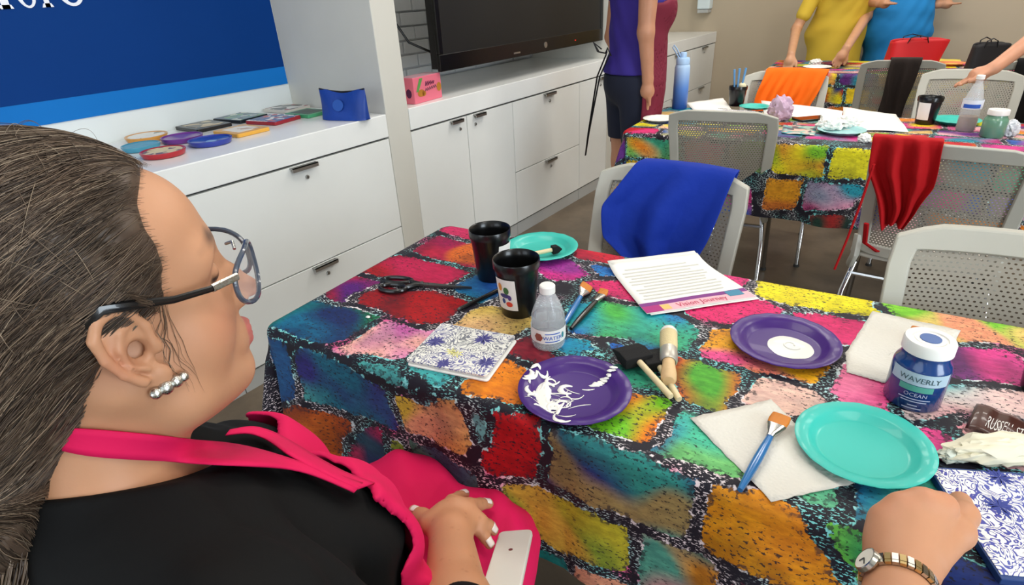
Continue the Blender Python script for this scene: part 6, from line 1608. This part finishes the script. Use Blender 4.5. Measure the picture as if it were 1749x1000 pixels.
    if apron:
        fb = lambda q: smin(f_shirt(q), smin(f_leg(q, .02), f_tor(q)-.006, .03), .03)
        def f_ap(q):
            d = np.abs(fb(q)-.014-.004*np.sin(q[:, 0]*40+q[:, 2]*9))-.004; d = smax(d, np.abs(q[:, 0])-np.interp(q[:, 2], [.5, 1.0, 1.2, 1.3], [.26, .24, .20, .12]), .004)
            d = smax(d, -.035-q[:, 1], .004); return smax(smax(d, q[:, 2]-1.32, .004), .55-q[:, 2], .004)
        mk(f_ap, 'apron', apron, o, b=((-.28, -.06, .52), (.27, .3, 1.35)), h=.006)
    return o, W
def hit(x, y, d): return EYE+ray(x, y)*d
def tolocal(p, base, yaw): d = np.array(p)-np.array([base[0], base[1], 0]); return np.array([math.cos(yaw)*d[0]+math.sin(yaw)*d[1], -math.sin(yaw)*d[0]+math.cos(yaw)*d[1], d[2]])
REST = {1: [(.19, 0, 1.34), (.22, -.02, 1.08), (.21, .06, .86), (.20, .10, .70)], -1: [(-.19, 0, 1.34), (-.22, -.02, 1.08), (-.21, .06, .86), (-.20, .10, .70)]}
# woman in the maroon apron, side-on, right arm hanging
b1 = hit(1080, 118, 2.84); y1 = YAW-PI/2+R(12)
arms = {k: list(v) for k, v in REST.items()}
arms[1] = [(.185, -.02, 1.36), (.205, -.035, 1.12), (.20, -.01, .92), (.195, -.005, .78)]
o, W = figure('person standing by the cabinets in purple shirt, navy shorts and maroon apron', b1, y1, arms, mat('purple_cotton', (52, 36, 132), .8), .12, hem=.93, legs='shorts', legcol=mat('navy_denim', (22, 28, 48), .85), leg_to=.60, torso_r=.94, apron=mat('maroon_apron', (112, 20, 46), .75), skin=(188, 134, 104))
tie = MB()
for k, (x0, dx) in enumerate(((-.02, -.06), (.02, -.10))):
    p = [W((x0, -.13, 1.02)), W((x0+dx*.2, -.17, .92)), W((x0+dx*.5, -.185, .78)), W((x0+dx*.8, -.20, .64)), W((x0+dx, -.21, .52))]; tie.tube(p, .008, 6, flat=.3)
tie.tube([W((-.06, -.14, 1.04)), W((-.09, -.17, 1.07)), W((-.05, -.16, 1.03)), W((.05, -.16, 1.03)), W((.09, -.17, 1.06)), W((.06, -.14, 1.02))], .007, 6, flat=.4)
tie.build('apron_tie', mat('tie_black', (28, 26, 28), .7), o, smooth=True)
# person in the yellow shirt, leaning on the farthest table and pointing
b2 = hit(1432, 30, 4.52); y2 = PI+YAW-R(4)
def L2(x, y, d): return tolocal(hit(x, y, d), b2, y2)
def O2(x, y, z): return tolocal(onz(x, y, z), b2, y2)
arms = {1: [(.185, .05, 1.30), tuple(L2(1360, 50, 4.52)), tuple(O2(1351, 94, .830)), tuple(O2(1346, 112, .768))], -1: [(-.185, .08, 1.30), tuple(L2(1480, 28, 4.42)), tuple(O2(1446, 82, .865)), tuple(O2(1430, 106, .780))]}
figure('person in a yellow shirt leaning over the farthest table and pointing', b2, y2, arms, hem=.66, shirt= mat('yellow_cotton', (214, 182, 58), .8, bump=(30, .3, .004)), sleeve=.36, legs='trousers', legcol=mat('beige_trousers', (150, 120, 90), .85), lean=.25, torso_r=1.25, skin=(196, 146, 112))
b3 = hit(1536, 20, 4.42); y3 = PI+YAW-R(20)
def L3(x, y, d): return tolocal(hit(x, y, d), b3, y3)
arms = {1: [(.22, .0, 1.34), (.27, .05, 1.12), (.20, .24, 1.10), (.12, .34, 1.10)], -1: [(-.185, .02, 1.34), tuple(L3(1622, -45, 4.42)), tuple(L3(1602, 8, 4.30)), tuple(L3(1632, 6, 4.24))]}
figure('person in a bright blue dress beside the yellow shirt', b3, y3, arms, mat('bright_blue_cotton', (24, 128, 196), .8, bump=(24, .4, .005)), .40, None, None, dress=.42, torso_r=1.45, skin=(190, 140, 108), hair=(96, 84, 74))
# person beyond the right edge reaching in over the middle table
b4 = hit(1990, 190, 2.45); y4 = YAW+PI/2+R(8)
def L4(x, y, d): return tolocal(hit(x, y, d), b4, y4)
arms = {k: list(v) for k, v in REST.items()}; arms[1] = [(.185, .10, 1.30), tuple(L4(1800, 40, 2.38)), tuple(L4(1698, 116, 2.40)), tuple(L4(1650, 138, 2.46))]
figure('person standing beyond the right edge, only the bare reaching arm in view', b4, y4, arms, mat('white_cotton', (226, 224, 218), .8), .40, 'trousers', mat('grey_trousers', (90, 92, 98), .85), lean=.15, skin=(196, 140, 110))
